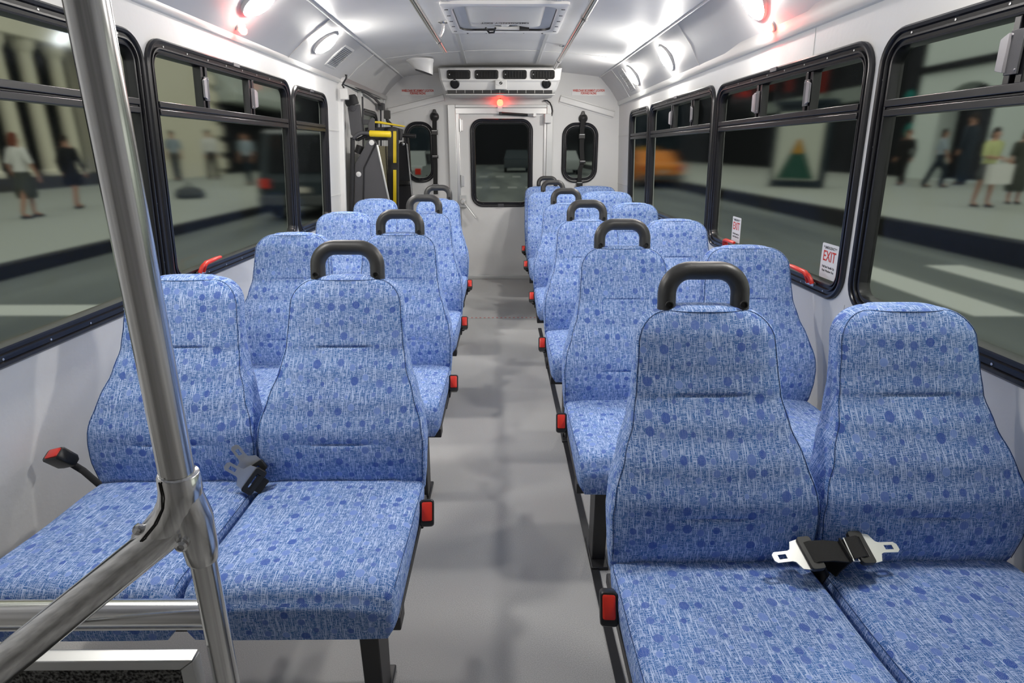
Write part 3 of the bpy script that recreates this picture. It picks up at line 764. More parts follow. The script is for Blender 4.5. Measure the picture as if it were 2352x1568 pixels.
def seat_back(cx, W):
    mb = MB(); loops = []; seam = []
    for z in back_levels():
        hw = half_w(z, W); yf, yb = curve(FRONT, z), curve(REAR, z); lp = []
        r = .016
        for i in range(17):
            s_ = -1 + 2 * i / 16; x = s_ * (hw - r * .5)
            y = yf + .014 * s_ ** 4 + .004 * s_ ** 2
            for zc, hwid in ((.786, .075), (.556, .085)):
                y += .006 * math.exp(-((z - zc) / .004) ** 2) * max(0, min(1, (hwid - abs(x)) / .02))
            if z < .50: y += .008 * max(0, math.cos((x + .01) * 46)) * (.50 - z) / .10     # gathers at the foot
            lp.append((x, y))
        e = yf + .018
        for x, y in ((hw - .001, e + .006), (hw, e + .02), (hw, yb - .03), (hw - .006, yb - .012), (hw - .022, yb)): lp.append((x, y))
        for i in range(1, 6): lp.append(((hw - .022) * (1 - i / 3), yb + .004))
        for x, y in ((-hw + .022, yb), (-hw + .006, yb - .012), (-hw, yb - .03), (-hw, e + .02), (-hw + .001, e + .006)): lp.append((x, y))
        loops.append([Vector((cx + x, y, z)) for x, y in lp])
        seam.append((hw - .0055, yf + .0185, z))
    top = loops[-1]; c = sum(top, Vector()) / len(top)
    loops.append([c + (q - c) * .86 + Vector((0, .002, .005)) for q in top]); loops.append([c + (q - c) * .45 + Vector((0, .004, .009)) for q in top])
    mb.loft(loops)
    pp = [Vector((cx + x, y, z)) for x, y, z in seam if z > .44]; pl = [Vector((2 * cx - q.x, q.y, q.z)) for q in pp]
    hx, yf, zt = seam[-1][0], seam[-1][1] - .0185, seam[-1][2]
    mid = [Vector((cx + hx * q, yf + .014 * q ** 4 + .004 * q * q, zt + .0008)) for q in [1 - i / 8 for i in range(1, 16)]]
    ps = MB(); ps.tube(pp + mid + list(reversed(pl)), .0008, 6)
    return mb, ps
def cushion(cx):
    mb = MB(); loops = []; hw = .2175
    L = []
    for y, zt, ins in ((.060, .436, .012), (.03, .442, .004), (0, .446, 0), (-.06, .450, 0), (-.12, .451, 0), (-.18, .452, 0), (-.24, .455, 0), (-.30, .460, 0), (-.35, .464, 0), (-.385, .464, 0), (-.405, .460, .001), (-.420, .452, .003), (-.430, .440, .005), (-.434, .425, .006)):
        L.append((y, zt, ins))
    rz = lambda y: .338 + .02 * (y + .434) / .5
    def lp(y, zt, ins, zb, sh=0.0):
        out = []; h = hw - ins
        for i in range(13):
            s_ = -1 + 2 * i / 12; out.append((s_ * (h - .012), zt - .010 * s_ ** 4 + .003 * (1 - s_ * s_)))
        out += [(h - .003, zt - .020), (h, zt - .032), (h + .001, (zt + zb) / 2), (h - .002, zb + .02), (h - .014, zb)]
        out += [((h - .014) * (1 - i / 3), zb - .002) for i in range(1, 6)]
        out += [(-h + .014, zb), (-h + .002, zb + .02), (-h - .001, (zt + zb) / 2), (-h, zt - .032), (-h + .003, zt - .020)]
        return [Vector((cx + a, y, b)) for a, b in out]
    for y, zt, ins in L: loops.append(lp(y, zt, ins, rz(y)))
    # front face, rounded under
    last = loops[-1]; c = Vector((cx, -.436, .388))
    loops.append([c + Vector(((q.x - cx) * .97, -.003, (q.z - c.z) * .90)) for q in last]); loops.append([c + Vector(((q.x - cx) * .75, -.006, (q.z - c.z) * .6)) for q in last])
    mb.loft(loops)
    pp = []
    for s_ in (-1, 1):
        ps = MB(); ps.tube([Vector((cx + s_ * (hw - ins - .0035), y, zt - .0195)) for y, zt, ins in L[1:-3]], .0010, 6); pp.append(ps)
    return mb, pp

def buckle(root, p, ax, up, stalk):
    """black buckle box with a red push button; ax = direction the button faces"""
    b = empty('seat_belt_buckle'); b.parent = root
    ax, up = Vector(ax).normalized(), Vector(up); up = (up - ax * up.dot(ax)).normalized(); sd = up.cross(ax)
    M = Matrix((sd, up, ax)).transposed(); p = Vector(p)
    mb = MB()
    Q = lambda u, v, d: p + M @ Vector((u, v, d))
    mb.loft([[Q(u, v, d) for u, v in rrect(-.0185 + i, .0185 - i, -.034 + i, .034 - i, .008, 3)] for d, i in ((-.055, .006), (-.045, .001), (-.004, 0), (0, .002))]); mb.build('casing', BLKP, b)
    mb = MB(); mb.loft([[Q(u, v + .004, d) for u, v in rrect(-.0135 + i, .0135 - i, -.024 + i, .024 - i, .004, 3)] for d, i in ((-.002, 0), (.003, .0005), (.004, .003))]); mb.build('release_button', REDP, b)
    mb = MB(); mb.tube([p - ax * .05] + [Vector(q) for q in stalk], .010, 8, flat=(1.4, .6)); mb.build('stalk', WEB, b)
    return b
def tongue_mesh(mbp, mbm, T):
    """latch tongue: T maps (u along, v across, d up)"""
    outer = [(0, -.034), (.020, -.030), (.028, -.014), (.034, -.0115), (.066, -.0115), (.072, -.006), (.072, .006), (.066, .0115), (.034, .0115), (.028, .014), (.020, .030), (0, .034)]
    slot = [(.042, -.005), (.060, -.005), (.060, .005), (.042, .005)]
    bmv = sheet(outer, [slot], lambda u, v: T(u, v, .0025), lambda u, v: T(u, v, 0)); mbm.add(bmv.v, bmv.f, 0)
    sl = [(-.016, -.022), (-.006, -.022), (-.006, .022), (-.016, .022)]
    bmv = sheet(rrect(-.026, .004, -.036, .036, .006, 3), [sl], lambda u, v: T(u, v, .008), lambda u, v: T(u, v, -.003)); mbp.add(bmv.v, bmv.f, 0)

def make_seat(aisle, name, W=WIDE, loose=None, fold=False):
    """double seat; local x: aisle seat at aisle*.225, y=0 where back meets cushion, z=0 floor"""
    root = empty(name)
    for cx in (aisle * .2255, -aisle * .2255):
        b, p = seat_back(cx, W); o = b.build('backrest', FAB, root, uv=True, sharp=60); p.build('piping', PIPING, o)
        b, p = cushion(cx); o = b.build('seat_cushion', FAB, root, uv=True, sharp=60)
        for q in p: q.build('piping', PIPING, o)
    cx = aisle * .2255
    hw, zb, zt, yy = .083, .925, 1.038, .222
    path = [(cx - hw, yy, zb - .03), (cx - hw, yy + .006, zb + .03)]
    for i in range(9):
        a = R(180 - 90 * i / 8); path.append((cx - hw + .050 + .050 * math.cos(a), yy + .012 + .01 * i / 8, zt - .050 + .050 * math.sin(a)))
    for i in range(9):
        a = R(90 - 90 * i / 8); path.append((cx + hw - .050 + .050 * math.cos(a), yy + .022 - .01 * i / 8, zt - .050 + .050 * math.sin(a)))
    path += [(cx + hw, yy + .006, zb + .03), (cx + hw, yy, zb - .03)]
    mb = MB(); mb.tube(path, .0205, 18); h = mb.build('grab_handle', HANDLE, root)
    for s_ in (-1, 1):
        mb = MB(); mb.lathe([(.0088, -.002), (.0088, .0035), (.0065, .0038), (.0055, .0005), (.0, .0005)], (cx + s_ * hw, yy - .0165, zb + .043), (0, -1, .1), 16); mb.build('screw', RUBBER, h)
    # black steel frame, leg with foot
    mb = MB(); mb.b2((-.44, -.38, .305), (.44, -.33, .340)); mb.b2((-.44, -.02, .305), (.44, .03, .345)); 
    for x in (-.42, 0, .42): mb.b2((x - .015, -.36, .310), (x + .015, .10, .338))
    for x in (-.40, -.05, .05, .40): mb.tube([(x, .04, .32), (x, .075, .42), (x, .15, .7)], .011, 8)
    mb.build('seat_frame', BLKM, root, bevel=.003)
    lx = aisle * .35
    mb = MB(); mb.loft([[(lx + x, y, z) for x, y in ((-hx, y0), (hx, y0), (hx, y1), (-hx, y1))] for z, hx, y0, y1 in ((.312, .022, -.32, -.16), (.22, .022, -.32, -.22), (.01, .022, -.31, -.23))]); mb.b2((lx - .028, -.35, 0.0), (lx + .028, -.19, .012))
    mb.build('leg', BLKM, root, bevel=.003)
    mb = MB(); mb.b2((-aisle * .44, -.38, .30), (-aisle * .475, .06, .335)); mb.build('wall_bracket', BLKM, root)
    # belts
    buckle(root, (aisle * .462, -.085, .400), (aisle * .10, -.86, .50), (0, .3, 1), [(aisle * .452, -.005, .34), (aisle * .44, .01, .325)])
    if loose == 'wall':
        buckle(root, (-aisle * .530, .03, .525), (-aisle * .35, -.80, .42), (.1, .3, 1), [(-aisle * .515, .06, .47), (-aisle * .48, .075, .41), (-aisle * .45, .08, .36)])
    if loose == 'pair':
        # two tongues joined by folded webbing lying in the gap between the seats
        t = empty('seat_belt_tongues'); t.parent = root
        up = Vector((.06, -.40, .90)).normalized()
        def frame(p, d):
            d = Vector(d); d = (d - up * d.dot(up)).normalized(); a = up.cross(d); p = Vector(p)
            return lambda u, v, h: p + d * u + a * v + up * h
        T1 = frame((-.055, -.045, .500), (-1, -.10, -.12)); T2 = frame((.075, -.035, .507), (1, .05, .03))
        for T in (T1, T2):
            pl, me = MB(), MB(); tongue_mesh(pl, me, T)
            me.build('tongue_plate', ALU, t, flat=True); pl.build('tongue_grip', BLKP, t, bevel=.0015)
        mb = MB(); mb.ribbon([T1(-.004, 0, .004), T1(-.016, 0, .010), T1(-.05, 0, .006), (.03, -.04, .502), T2(-.045, 0, .004)], T1(0, 1, 0) - T1(0, 0, 0), .046, .004)
        mb.ribbon([T2(-.006, 0, .004), T2(-.016, 0, .010), T2(-.035, 0, .003), (.025, -.02, .46), (.01, .0, .38)], T2(0, 1, 0) - T2(0, 0, 0), .046, .004)
        mb.ribbon([T1(-.03, 0, .0), (.0, -.03, .46), (-.005, .0, .38)], T2(0, 1, 0) - T2(0, 0, 0), .04, .004)
        mb.build('webbing', WEB, t)
        mb = MB(); q = frame((.036, -.04, .506), (1, 0, 0)); mb.tube([q(0, -.026, .004), q(0, .026, .004), q(.012, .026, .004), q(.012, -.026, .004)], .0014, 6, closed=True); mb.build('wire_loop', ALU, t)
    if loose == 'upright':
        t = empty('seat_belt_tongues'); t.parent = root
        def frame(p, d, up):
            d = Vector(d).normalized(); up = Vector(up); up = (up - d * up.dot(d)).normalized(); a = up.cross(d); p = Vector(p)
            return lambda u, v, h: p + d * u + a * v + up * h
        T1 = frame((.0, -.045, .480), (-.75, -.1, .62), (.2, -.95, .3)); T2 = frame((-.006, -.022, .500), (-.55, .1, .85), (.2, -.95, .1))
        for T in (T1, T2):
            pl, me = MB(), MB(); tongue_mesh(pl, me, T)
            me.build('tongue_plate', ALU, t, flat=True); pl.build('tongue_grip', BLKP, t, bevel=.0015)
        mb = MB(); mb.ribbon([T1(-.01, 0, .004), T1(-.04, 0, .004), (.005, -.02, .42), (.0, .0, .37)], T1(0, 1, 0) - T1(0, 0, 0), .04, .006)
        mb.build('webbing', WEB, t)
    return root

RY = [(1.060, .505), (1.930, .484), (2.805, .468), (3.780, .456), (4.900, .452), (5.710, .456)]
LY = [(1.400, -.385), (2.300, -.393), (3.185, -.409), (4.155, -.438)]
r_first = make_seat(-1, 'double_bus_seat', loose='pair')
r_std = make_seat(-1, 'double_bus_seat'); r_flat = make_seat(-1, 'double_bus_seat', W=WIDE2)
l_first = make_seat(1, 'double_bus_seat', loose='upright')
buckle(l_first, (-.552, .02, .520), (-.42, -.45, .78), (1, -.25, .25), [(-.505, .05, .45), (-.478, .06, .40), (-.452, .06, .345)])
l_std = make_seat(1, 'double_bus_seat')
g = 'blue double seats in two rows along the aisle'
RL = ['blue patterned double seat with a webbing belt across it, nearest the EXIT window side',
      'blue patterned double seat directly behind the one with the webbing belt across it',
      'blue patterned double seat, third from the camera on the EXIT window side',
      'blue patterned double seat, fourth from the camera on the EXIT window side',
      'blue wide-backed double seat, second from the rear wall on the EXIT window side',
      'blue wide-backed double seat against the rear wall under the strapped oval window']
LL = ['blue patterned double seat behind the steel hand pole with a red buckle by the wall',
      'blue patterned double seat directly behind the one at the steel hand pole',
      'blue patterned double seat, third from the camera on the wheelchair lift side',
      'blue patterned double seat right in front of the wheelchair lift']
for i, (y, x) in enumerate(RY):
    o = r_first if i == 0 else (r_std if i == 1 else (r_flat if i == 4 else copy_tree(r_flat if i == 5 else r_std)))
    o.location = (x + .2255, y, 0); tag(o, RL[i], 'bus seat', g)
for i, (y, x) in enumerate(LY):
    o = l_first if i == 0 else (l_std if i == 1 else copy_tree(l_std))
    o.location = (x - .2255, y, 0); tag(o, LL[i], 'bus seat', g)

# floor tracks and rear floor joint
x0, x1 = .355, .31
mb = MB(); mb.loft([[(x - .012, y, 0), (x + .012, y, 0), (x + .012, y, .006), (x - .012, y, .006)] for x, y in ((x0, .55), (x1, 4.3))]); tag(mb.build('floor_track', BLKM), 'black floor track along the aisle under the seats of the EXIT window side', 'floor track')
mb = MB(); mb.b2((-1.0, 4.597, 0), (1.0, 4.612, .003), 0)
for i in range(58): mb.b2((-.98 + i * .034, 4.599, .003), (-.965 + i * .034, 4.610, .0038), 1)
struct(mb.build('trim_3', [ALUP, INKR]))
for k, sd in enumerate((-1, 1)):
    mb = MB(); mb.prism([(YF, 0), (YR if sd > 0 else 4.6, 0), (YR if sd > 0 else 4.6, .09), (YF, .09)], lambda u, v: wp(sd, u, v, 0), lambda u, v: wp(sd, u, v, .006)); struct(mb.build('baseboard_%s' % ('left' if sd < 0 else 'right'), OFFW))

# ------------------------------------------------------------------ entrance stanchion and modesty panel
PX, PY = -.2755, .53
st = empty('entrance_handrail', 'brushed steel hand pole with joined sloping rail in front of the nearest seat', 'handrail', loc=(PX, PY, 0))
mb = MB(); mb.cyl((0, 0, .93), (.008, 0, ceil_z(PX, PY)), .0165, 28); mb.build('upper_pole', STEEL, st)
mb = MB(); mb.cyl((.010, 0, .005), (.010, 0, .93), .0132, 28); mb.lathe([(.045, 0), (.045, .008), (.02, .014)], (.010, 0, 0), (0, 0, 1), 24); mb.build('lower_post', STEEL, st)
jd = Vector((-0.157, -0.053, -0.117)).normalized(); jo = Vector((.002, 0, .932))
mb = MB(); mb.cyl(jo, jo + jd * .50, .0182, 28); mb.build('sloping_rail', make_brushed('brushed_steel_sloping', R(53)), st)
mb = MB(); mb.tube([(-.75, .03, .778), (-.010, .03, .778)], .0170, 24); mb.build('cross_rail', make_brushed('brushed_steel_level', R(90)), st)
mb = MB(); rr = [(.0192, 0), (.0200, .003), (.0200, .01)]
mb.tube([(.0015, 0, .984), (.0013, 0, .982), (.001, 0, .965), (-.001, -.001, .950), (-.010, -.002, .932), (-.026, -.004, .914), (-.039, -.005, .9035), (-.0405, -.005, .9025)], [.0185, .0198, .0205, .0215, .0218, .0212, .0208, .0195], 28)
mb.tube([(.003, 0, .955), (.008, 0, .93), (.010, 0, .895), (.010, 0, .880), (.010, 0, .878)], [.018, .0192, .0172, .0160, .0150], 28)
fit = mb.build('tee_joint', STEEL, st, sharp=60)
mb = MB(); mb.tube([(-.007, -.0190, .984), (-.006, -.0202, .970), (-.008, -.0215, .955), (-.018, -.0232, .938), (-.034, -.0250, .920)], .0010, 6); mb.build('split_line', RUBBER, fit)
for p, a_ in (((.004, -.0205, .912), (.25, -1, .1)), ((-.040, -.014, .926), (-.7, -.5, .6))):
    mb = MB(); mb.lathe([(.006, -.004), (.006, .004), (.0035, .006), (.0025, .003), (.0, .003)], p, a_, 12); mb.build('bolt', CHROME, fit)
mp = empty('modesty_panel', 'aluminium framed modesty panel with charcoal carpet face by the hand pole', 'panel', loc=(-.72, .52, 0))
o0 = Vector((-.72, .52, 0)); x1 = -.288; z1 = .758
mb = MB(); mb.prism([(-1.2, z1 - .013), (x1 - .016, z1 - .013), (x1, z1), (-1.2, z1)], lambda u, v: Vector((u, .512, v)) - o0, lambda u, v: Vector((u, .528, v + .002)) - o0)
mb.prism([(x1 - .016, .02), (x1, .02), (x1, z1 - .001), (x1 - .016, z1 - .0135)], lambda u, v: Vector((u, .512, v)) - o0, lambda u, v: Vector((u, .528, v)) - o0)
mb.build('panel_frame', ALUP, mp, bevel=.0015)
mb = MB(); mb.b2(Vector((-1.2, .5155, .01)) - o0, Vector((x1 - .012, .525, z1 - .009)) - o0); mb.build('carpet_face', CARPET, mp)

# ------------------------------------------------------------------ lift doorway
lift_door = struct(empty('door_2'))
f = lambda u, v, d: wp(-1, u, v, d)
LW = (5.36, 5.98, 1.05, 1.62)
sheet([(4.60, -.05), (YR, -.05), (YR, 1.765), (4.60, 1.765)], [rrect(*LW, .10)], lambda u, v: f(u, v, -.02), lambda u, v: f(u, v, -.05)).build('door_panel', REARW, lift_door, sharp=20)
mb = MB(); mb.loft(frame_loops(LW[0] - .02, LW[1] + .02, LW[2] - .02, LW[3] + .02, .12, PROF2, lambda u, v, d: f(u, v, d - .02)), cap0=False, cap1=False); mb.build('window_frame', BLK, lift_door, sharp=25)
mb = MB(); mb.prism(rrect(*LW, .1), lambda u, v: f(u, v, -.028), lambda u, v: f(u, v, -.034)); mb.build('glass_pane', GREENG, lift_door)
mb = MB()
for u, wd, d in ((4.615, .035, .035), (4.66, .02, .012), (5.28, .018, .012), (5.31, .018, .012), (6.10, .03, .02), (6.15, .03, .035)): mb.prism([(u - wd / 2, 0), (u + wd / 2, 0), (u + wd / 2, 1.76), (u - wd / 2, 1.76)], lambda a, b: f(a, b, -.02), lambda a, b: f(a, b, d))
mb.build('door_edge', PLASTIC, lift_door, bevel=.004)
mb = MB(); mb.tube([f(5.28, .4, .02), f(5.28, 1.72, .02)], .007, 8); mb.tube([f(6.02, .4, .02), f(6.02, 1.66, .02)], .009, 8); mb.box(f(6.0, 1.69, .03), (.05, .1, .06)); mb.tube([f(4.9, 1.78, .03), f(5.7, 1.74, .03), f(5.98, 1.70, .03)], .012, 8); mb.build('door_gear', GRAPH, lift_door)
mb = MB(); mb.loft([[f(y, 1.765, .0), f(y, 1.765, .05), f(y, 1.795, .05), f(y, 1.795, 0)] for y in (4.62, YR - .01)]); mb.build('header_strip', ALU, lift_door)

sw = empty('lift_interlock_switch', 'white switch box hanging on a hooked cable above the lift', 'switch', loc=at(789, 214, 4.58)); o0 = sw.location.copy()
mb = MB(); mb.box(at(790.5, 216, 4.57) - o0, (.058, .04, .075)); mb.build('housing', OFFW, sw, bevel=.005)
mb = MB(); mb.tube([at(x, y, 4.57) - o0 for x, y in ((793, 210), (788, 198), (786, 196), (790, 188), (795, 180), (796, 172), (793, 173))], .006, 8); mb.build('cable', BLKP, sw)

# ------------------------------------------------------------------ wheelchair lift (folded)
lf = empty('wheelchair_lift', 'folded black wheelchair lift with yellow grip behind the seats', 'wheelchair lift', loc=at(860, 470, 5.0) * 1.0)
lf.location.z = 0; o0 = lf.location.copy()
def plate(pxs, Y, th, name, m, parent=lf, extra=None, bevel=.003):
    mb = MB(); mb.prism([(x, y) for x, y in pxs], lambda x, y: at(x, y, Y) - o0, lambda x, y: at(x, y, Y) - o0 + Vector((0, th, 0)))
    return mb.build(name, m, parent, bevel=bevel)
NY, FY = 4.80, 5.60
def down(px, Y):   # same x at floor level
    p = at(px, 400, Y); return p
a1 = plate([(846, 321), (853, 318), (860, 321), (865, 330), (892, 455), (909, 535), (812, 535), (815, 377)], NY, .035, 'near_arm', GRAPH)
mb = MB(); mb.tube([at(863, 329, NY - .004) - o0, at(836, 386, NY - .004) - o0, at(834, 500, NY - .004) - o0], .006, 6); mb.build('arm_rib', BLKM, a1)
mb = MB(); mb.tube([at(866, 333, NY - .004) - o0, at(893, 458, NY - .004) - o0, at(909, 530, NY - .004) - o0], .008, 6); mb.build('arm_edge', ALU, a1)
for x, y in ((854, 327.5), (824, 400)):
    mb = MB(); p = at(x, y, NY) - o0; mb.lathe([(.020, 0), (.020, .006), (.008, .010)], p, (0, -1, 0), 18); mb.build('washer', PLASTIC, a1)
a2 = plate([(913, 336), (919, 326), (930, 325), (936, 332), (947, 447), (951, 510), (913, 510)], FY, .035, 'far_arm', BLKM)
mb = MB(); mb.tube([at(934, 330, FY - .004) - o0, at(946, 447, FY - .004) - o0, at(950, 505, FY - .004) - o0], .006, 6); mb.build('arm_edge', ALU, a2)
mb = MB(); mb.lathe([(.014, 0), (.014, .006), (.006, .010)], at(926, 330.5, FY) - o0, (0, -1, 0), 14); mb.build('bolt', ALU, a2)
mb = MB(); mb.box(at(928, 420, FY - .02) - o0, (.11, .03, .035)); mb.build('latch', BLKP, a2, bevel=.008)
tw = plate([(798, 246), (824, 239), (832, 302), (828, 309), (815, 317), (806, 309)], NY - .02, .05, 'tower_head', GRAPH)
mb = MB(); mb.prism([(792, 229), (801, 218), (815, 216), (820, 222), (825, 238), (798, 246), (793, 238)], lambda x, y: at(x, y, NY - .03) - o0, lambda x, y: at(x, y, NY + .05) - o0); mb.build('tower_cap', BLKM, tw, bevel=.006)
mb = MB(); mb.lathe([(.026, 0), (.026, .006), (.018, .006), (.017, .012), (.0, .012)], at(810, 247, NY - .02) - o0, (0, -1, 0), 18); mb.build('bolt', GRAPH, tw)
mb = MB(); mb.tube([at(810, 316, NY - .02) - o0, at(809, 400, NY - .02) - o0, at(807, 500, NY - .02) - o0, Vector((at(807, 500, NY).x, NY - .02, 0.01)) - o0], .018, 12); mb.build('upright', BLKM, lf)
mb = MB(); mb.tube([at(812, 318, NY - .04) - o0, at(822, 308, NY - .04) - o0, at(832, 305, NY - .04) - o0, at(851, 306.5, NY - .04) - o0], .014, 10); mb.build('grip_tube', GRAPH, lf)
mb = MB(); a, b = at(849, 306.5, NY - .04) - o0, at(898, 308.5, NY - .04) - o0; mb.tube([a, a.lerp(b, .03), a.lerp(b, .97), b], [.020, .0235, .0235, .018], 18); mb.build('yellow_grip', YEL, lf)
mb = MB(); mb.tube([at(921, 311, FY - .05) - o0, at(955, 312.5, FY - .05) - o0], .0165, 12); mb.build('far_handle', BLKM, lf)
xm = at(882, 400, 5.15).x
mb = MB(); mb.b2(Vector((xm - .012, NY + .04, .35)) - o0, Vector((xm + .012, 5.40, 1.33)) - o0); mb.build('platform_mesh', MESHG, lf)
fr = at(893, 330, 5.10).x
mb = MB(); mb.prism([(891, 296), (914, 296), (914, 500), (891, 500)], lambda x, y: at(x, y, 5.20) - o0, lambda x, y: at(x, y, 5.20) - o0 + Vector((0, .05, 0))); po = mb.build('frame_post', BLKM, lf)
for y0, y1 in ((301, 374), (390, 480)): plate([(903, y0), (910, y0), (910, y1), (903, y1)], 5.192, .008, 'yellow_strip', YEL, po, bevel=0)
mb = MB(); mb.prism([(838, 293), (905, 291), (925, 297), (922, 322), (838, 322)], lambda x, y: at(x, y, 5.26) - o0, lambda x, y: at(x, y, 5.26) - o0 + Vector((0, .04, 0))); mb.build('upper_frame', BLKM, lf, bevel=.004)
mb = MB(); mb.loft([[at(861, 278, 5.0) - o0, at(861, 282.5, 5.0) - o0, at(872, 283, 5.0) - o0, at(872, 278, 5.0) - o0], [at(919, 288, 5.55) - o0, at(919, 291.5, 5.55) - o0, at(930, 291.5, 5.55) - o0, at(930, 289, 5.55) - o0]]); mb.build('yellow_bar', YEL, lf)
mb = MB(); mb.prism([(831, 274), (858, 276), (858, 285), (831, 287)], lambda x, y: at(x, y, NY + .05) - o0, lambda x, y: at(x, y, NY + .1) - o0); mb.prism([(851, 272), (856, 269), (861, 273), (861, 300), (846, 300), (845, 286)], lambda x, y: at(x, y, NY + .03) - o0, lambda x, y: at(x, y, NY + .06) - o0); mb.build('link_bracket', GRAPH, lf, bevel=.003)
mb = MB(); mb.cyl(at(828, 335, NY + .06) - o0, at(823, 352, NY + .06) - o0, .032, 16); mb.lathe([(.010, 0), (.010, .02)], at(820, 321, NY) - o0, (0, -1, 0), 10); mb.tube([at(822, 321, NY) - o0, at(840, 312, NY) - o0, at(848, 300, NY) - o0], .012, 8); mb.build('motor', BLKP, lf)
mb = MB(); mb.prism(rrect(881.5, 895, 253, 273, 2, 2), lambda x, y: at(x, y, 5.45) - o0, lambda x, y: at(x, y, 5.45) - o0 + Vector((0, .04, 0))); mb.tube([at(889, 272, 5.47) - o0, at(890, 277, 5.47) - o0, at(896, 284, 5.47) - o0, at(902, 289, 5.47) - o0], .014, 8); mb.build('hand_pendant', BLKP, lf)
mb = MB(); mb.b2(Vector((WX[-1](.1) + .03, NY, 0)) - o0, Vector((at(945, 500, FY).x, FY + .03, .05)) - o0); mb.build('base_plate', BLKM, lf)

# ------------------------------------------------------------------ the street outside
def flat_mat(n, c, r=.8): return mat(n, c, r, spec=.2)
ASPH = flat_mat('asphalt', (.10, .115, .11)); k_ = NT(ASPH); co_ = k_.n('ShaderNodeTexCoord').outputs['Object']
k_.l(k_.mix(k_.step(k_.noise(k_.mapping(co_, (1, .12, 1)), .8, 3), .35, .7), (.055, .065, .065), (.14, .155, .145)), k_.b.inputs['Base Color'])
PAVE = flat_mat('pavement', (.30, .32, .29)); KERB = flat_mat('dark_kerb', (.012, .012, .012)); PAINT = flat_mat('road_paint', (.45, .47, .44))
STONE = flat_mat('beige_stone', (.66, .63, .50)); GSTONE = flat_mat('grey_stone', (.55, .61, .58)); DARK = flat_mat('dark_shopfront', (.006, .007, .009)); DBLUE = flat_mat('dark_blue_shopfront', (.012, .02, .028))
SKIN = flat_mat('skin', (.35, .19, .13), .6); HAIR = flat_mat('dark_hair', (.02, .014, .01)); HAIRR = flat_mat('auburn_hair', (.12, .03, .015))
WHITEC = flat_mat('white_cotton', (.55, .55, .52)); BLACKC = flat_mat('black_cloth', (.008, .008, .009)); OLIVE = flat_mat('dark_olive_cloth', (.045, .05, .04)); BLUEC = flat_mat('pale_blue_cloth', (.25, .30, .34)); NAVY = flat_mat('navy_cloth', (.014, .022, .032)); LIME = flat_mat('lime_cloth', (.42, .45, .20)); GREYB = flat_mat('dark_grey_cloth', (.06, .065, .065))
RZ, LZ, RIZ = -.22, -.05, .10
mb = MB(); mb.b2((-6.1, -20, RZ - .1), (7.0, 70, RZ)); struct(mb.build('road', ASPH))
mb = MB(); mb.b2((-30, -20, LZ - .25), (-6.3, 70, LZ)); struct(mb.build('sidewalk_lift_side', PAVE))
mb = MB(); mb.b2((-6.3, -20, RZ - .1), (-6.1, 70, LZ)); struct(mb.build('kerb_lift_side', KERB))
mb = MB(); mb.b2((7.3, -20, RIZ - .45), (30, 70, RIZ)); struct(mb.build('sidewalk_exit_side', PAVE))
mb = MB(); mb.b2((7.0, -20, RZ - .1), (7.3, 70, RIZ)); struct(mb.build('kerb_exit_side', KERB))
mb = MB()
for x in (2.3, 3.55, 4.8, 6.1): mb.b2((x - .26, 5.4, RZ), (x + .26, 8.0, RZ + .006))
for i in range(4): mb.b2((-5.6, 1.6 + i * 1.3, RZ), (-2.0, 2.0 + i * 1.3, RZ + .006))
for i in range(9): mb.b2((-2.9 + i * .75, 25.4, RZ), (-2.5 + i * .75, 26.6, RZ + .006), 1)
for i in range(6): mb.b2((-2.6 + i * 1.0, 36, RZ), (-2.1 + i * 1.0, 38, RZ + .006), 1)
mb_ = mb.build('road_marking', [PAINT, flat_mat('grey_road_paint', (.20, .215, .205))]); struct(mb_)  # the far dashes get a darker paint colour

# buildings on the lift side
bl = empty('colonnade_building', 'beige stone building with round columns across the street', 'building', loc=(-17.5, 22, LZ)); o0 = bl.location.copy()
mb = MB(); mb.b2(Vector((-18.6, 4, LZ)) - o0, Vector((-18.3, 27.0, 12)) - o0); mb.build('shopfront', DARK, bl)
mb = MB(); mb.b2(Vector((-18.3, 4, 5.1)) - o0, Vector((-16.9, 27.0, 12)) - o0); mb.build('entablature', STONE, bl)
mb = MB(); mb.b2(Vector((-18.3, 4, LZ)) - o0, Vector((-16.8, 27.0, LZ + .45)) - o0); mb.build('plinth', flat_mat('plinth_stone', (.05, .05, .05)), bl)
for y in (17.4, 18.6, 19.7, 20.85, 22.15, 23.5, 25.0):
    mb = MB(); mb.lathe([(.34, .45), (.34, .6), (.26, .68), (.23, 4.6), (.28, 4.75), (.36, 4.85), (.40, 5.15)], Vector((-17.35, y, LZ)) - o0, (0, 0, 1), 18); mb.build('column', STONE, bl)
b2_ = empty('corner_building', 'pale stone corner building with striped awning beyond the columns', 'building', loc=(-18, 36, LZ)); o0 = b2_.location.copy()
mb = MB(); mb.b2(Vector((-20, 27.2, LZ)) - o0, Vector((-16.6, 36.2, 13)) - o0)
for i in range(10): mb.b2(Vector((-16.65, 35.4, .3 + i * .9)) - o0, Vector((-16.4, 36.25, .85 + i * .9)) - o0)
mb.build('wall', STONE, b2_)
mb = MB(); mb.b2(Vector((-20, 36.2, LZ)) - o0, Vector((-16.9, 62, 13)) - o0); mb.build('shopfront', DARK, b2_)
mb = MB()
for i in range(12): mb.loft([[Vector((-16.9, 36.6 + i * .8 + a, 6.0)) - o0, Vector((-15.4, 36.6 + i * .8 + a, 4.4)) - o0, Vector((-15.4, 36.6 + i * .8 + a, 4.0)) - o0, Vector((-16.9, 36.6 + i * .8 + a, 4.0)) - o0] for a in (0, .5)])
mb.build('awning', flat_mat('awning_cloth', (.40, .44, .40)), b2_)
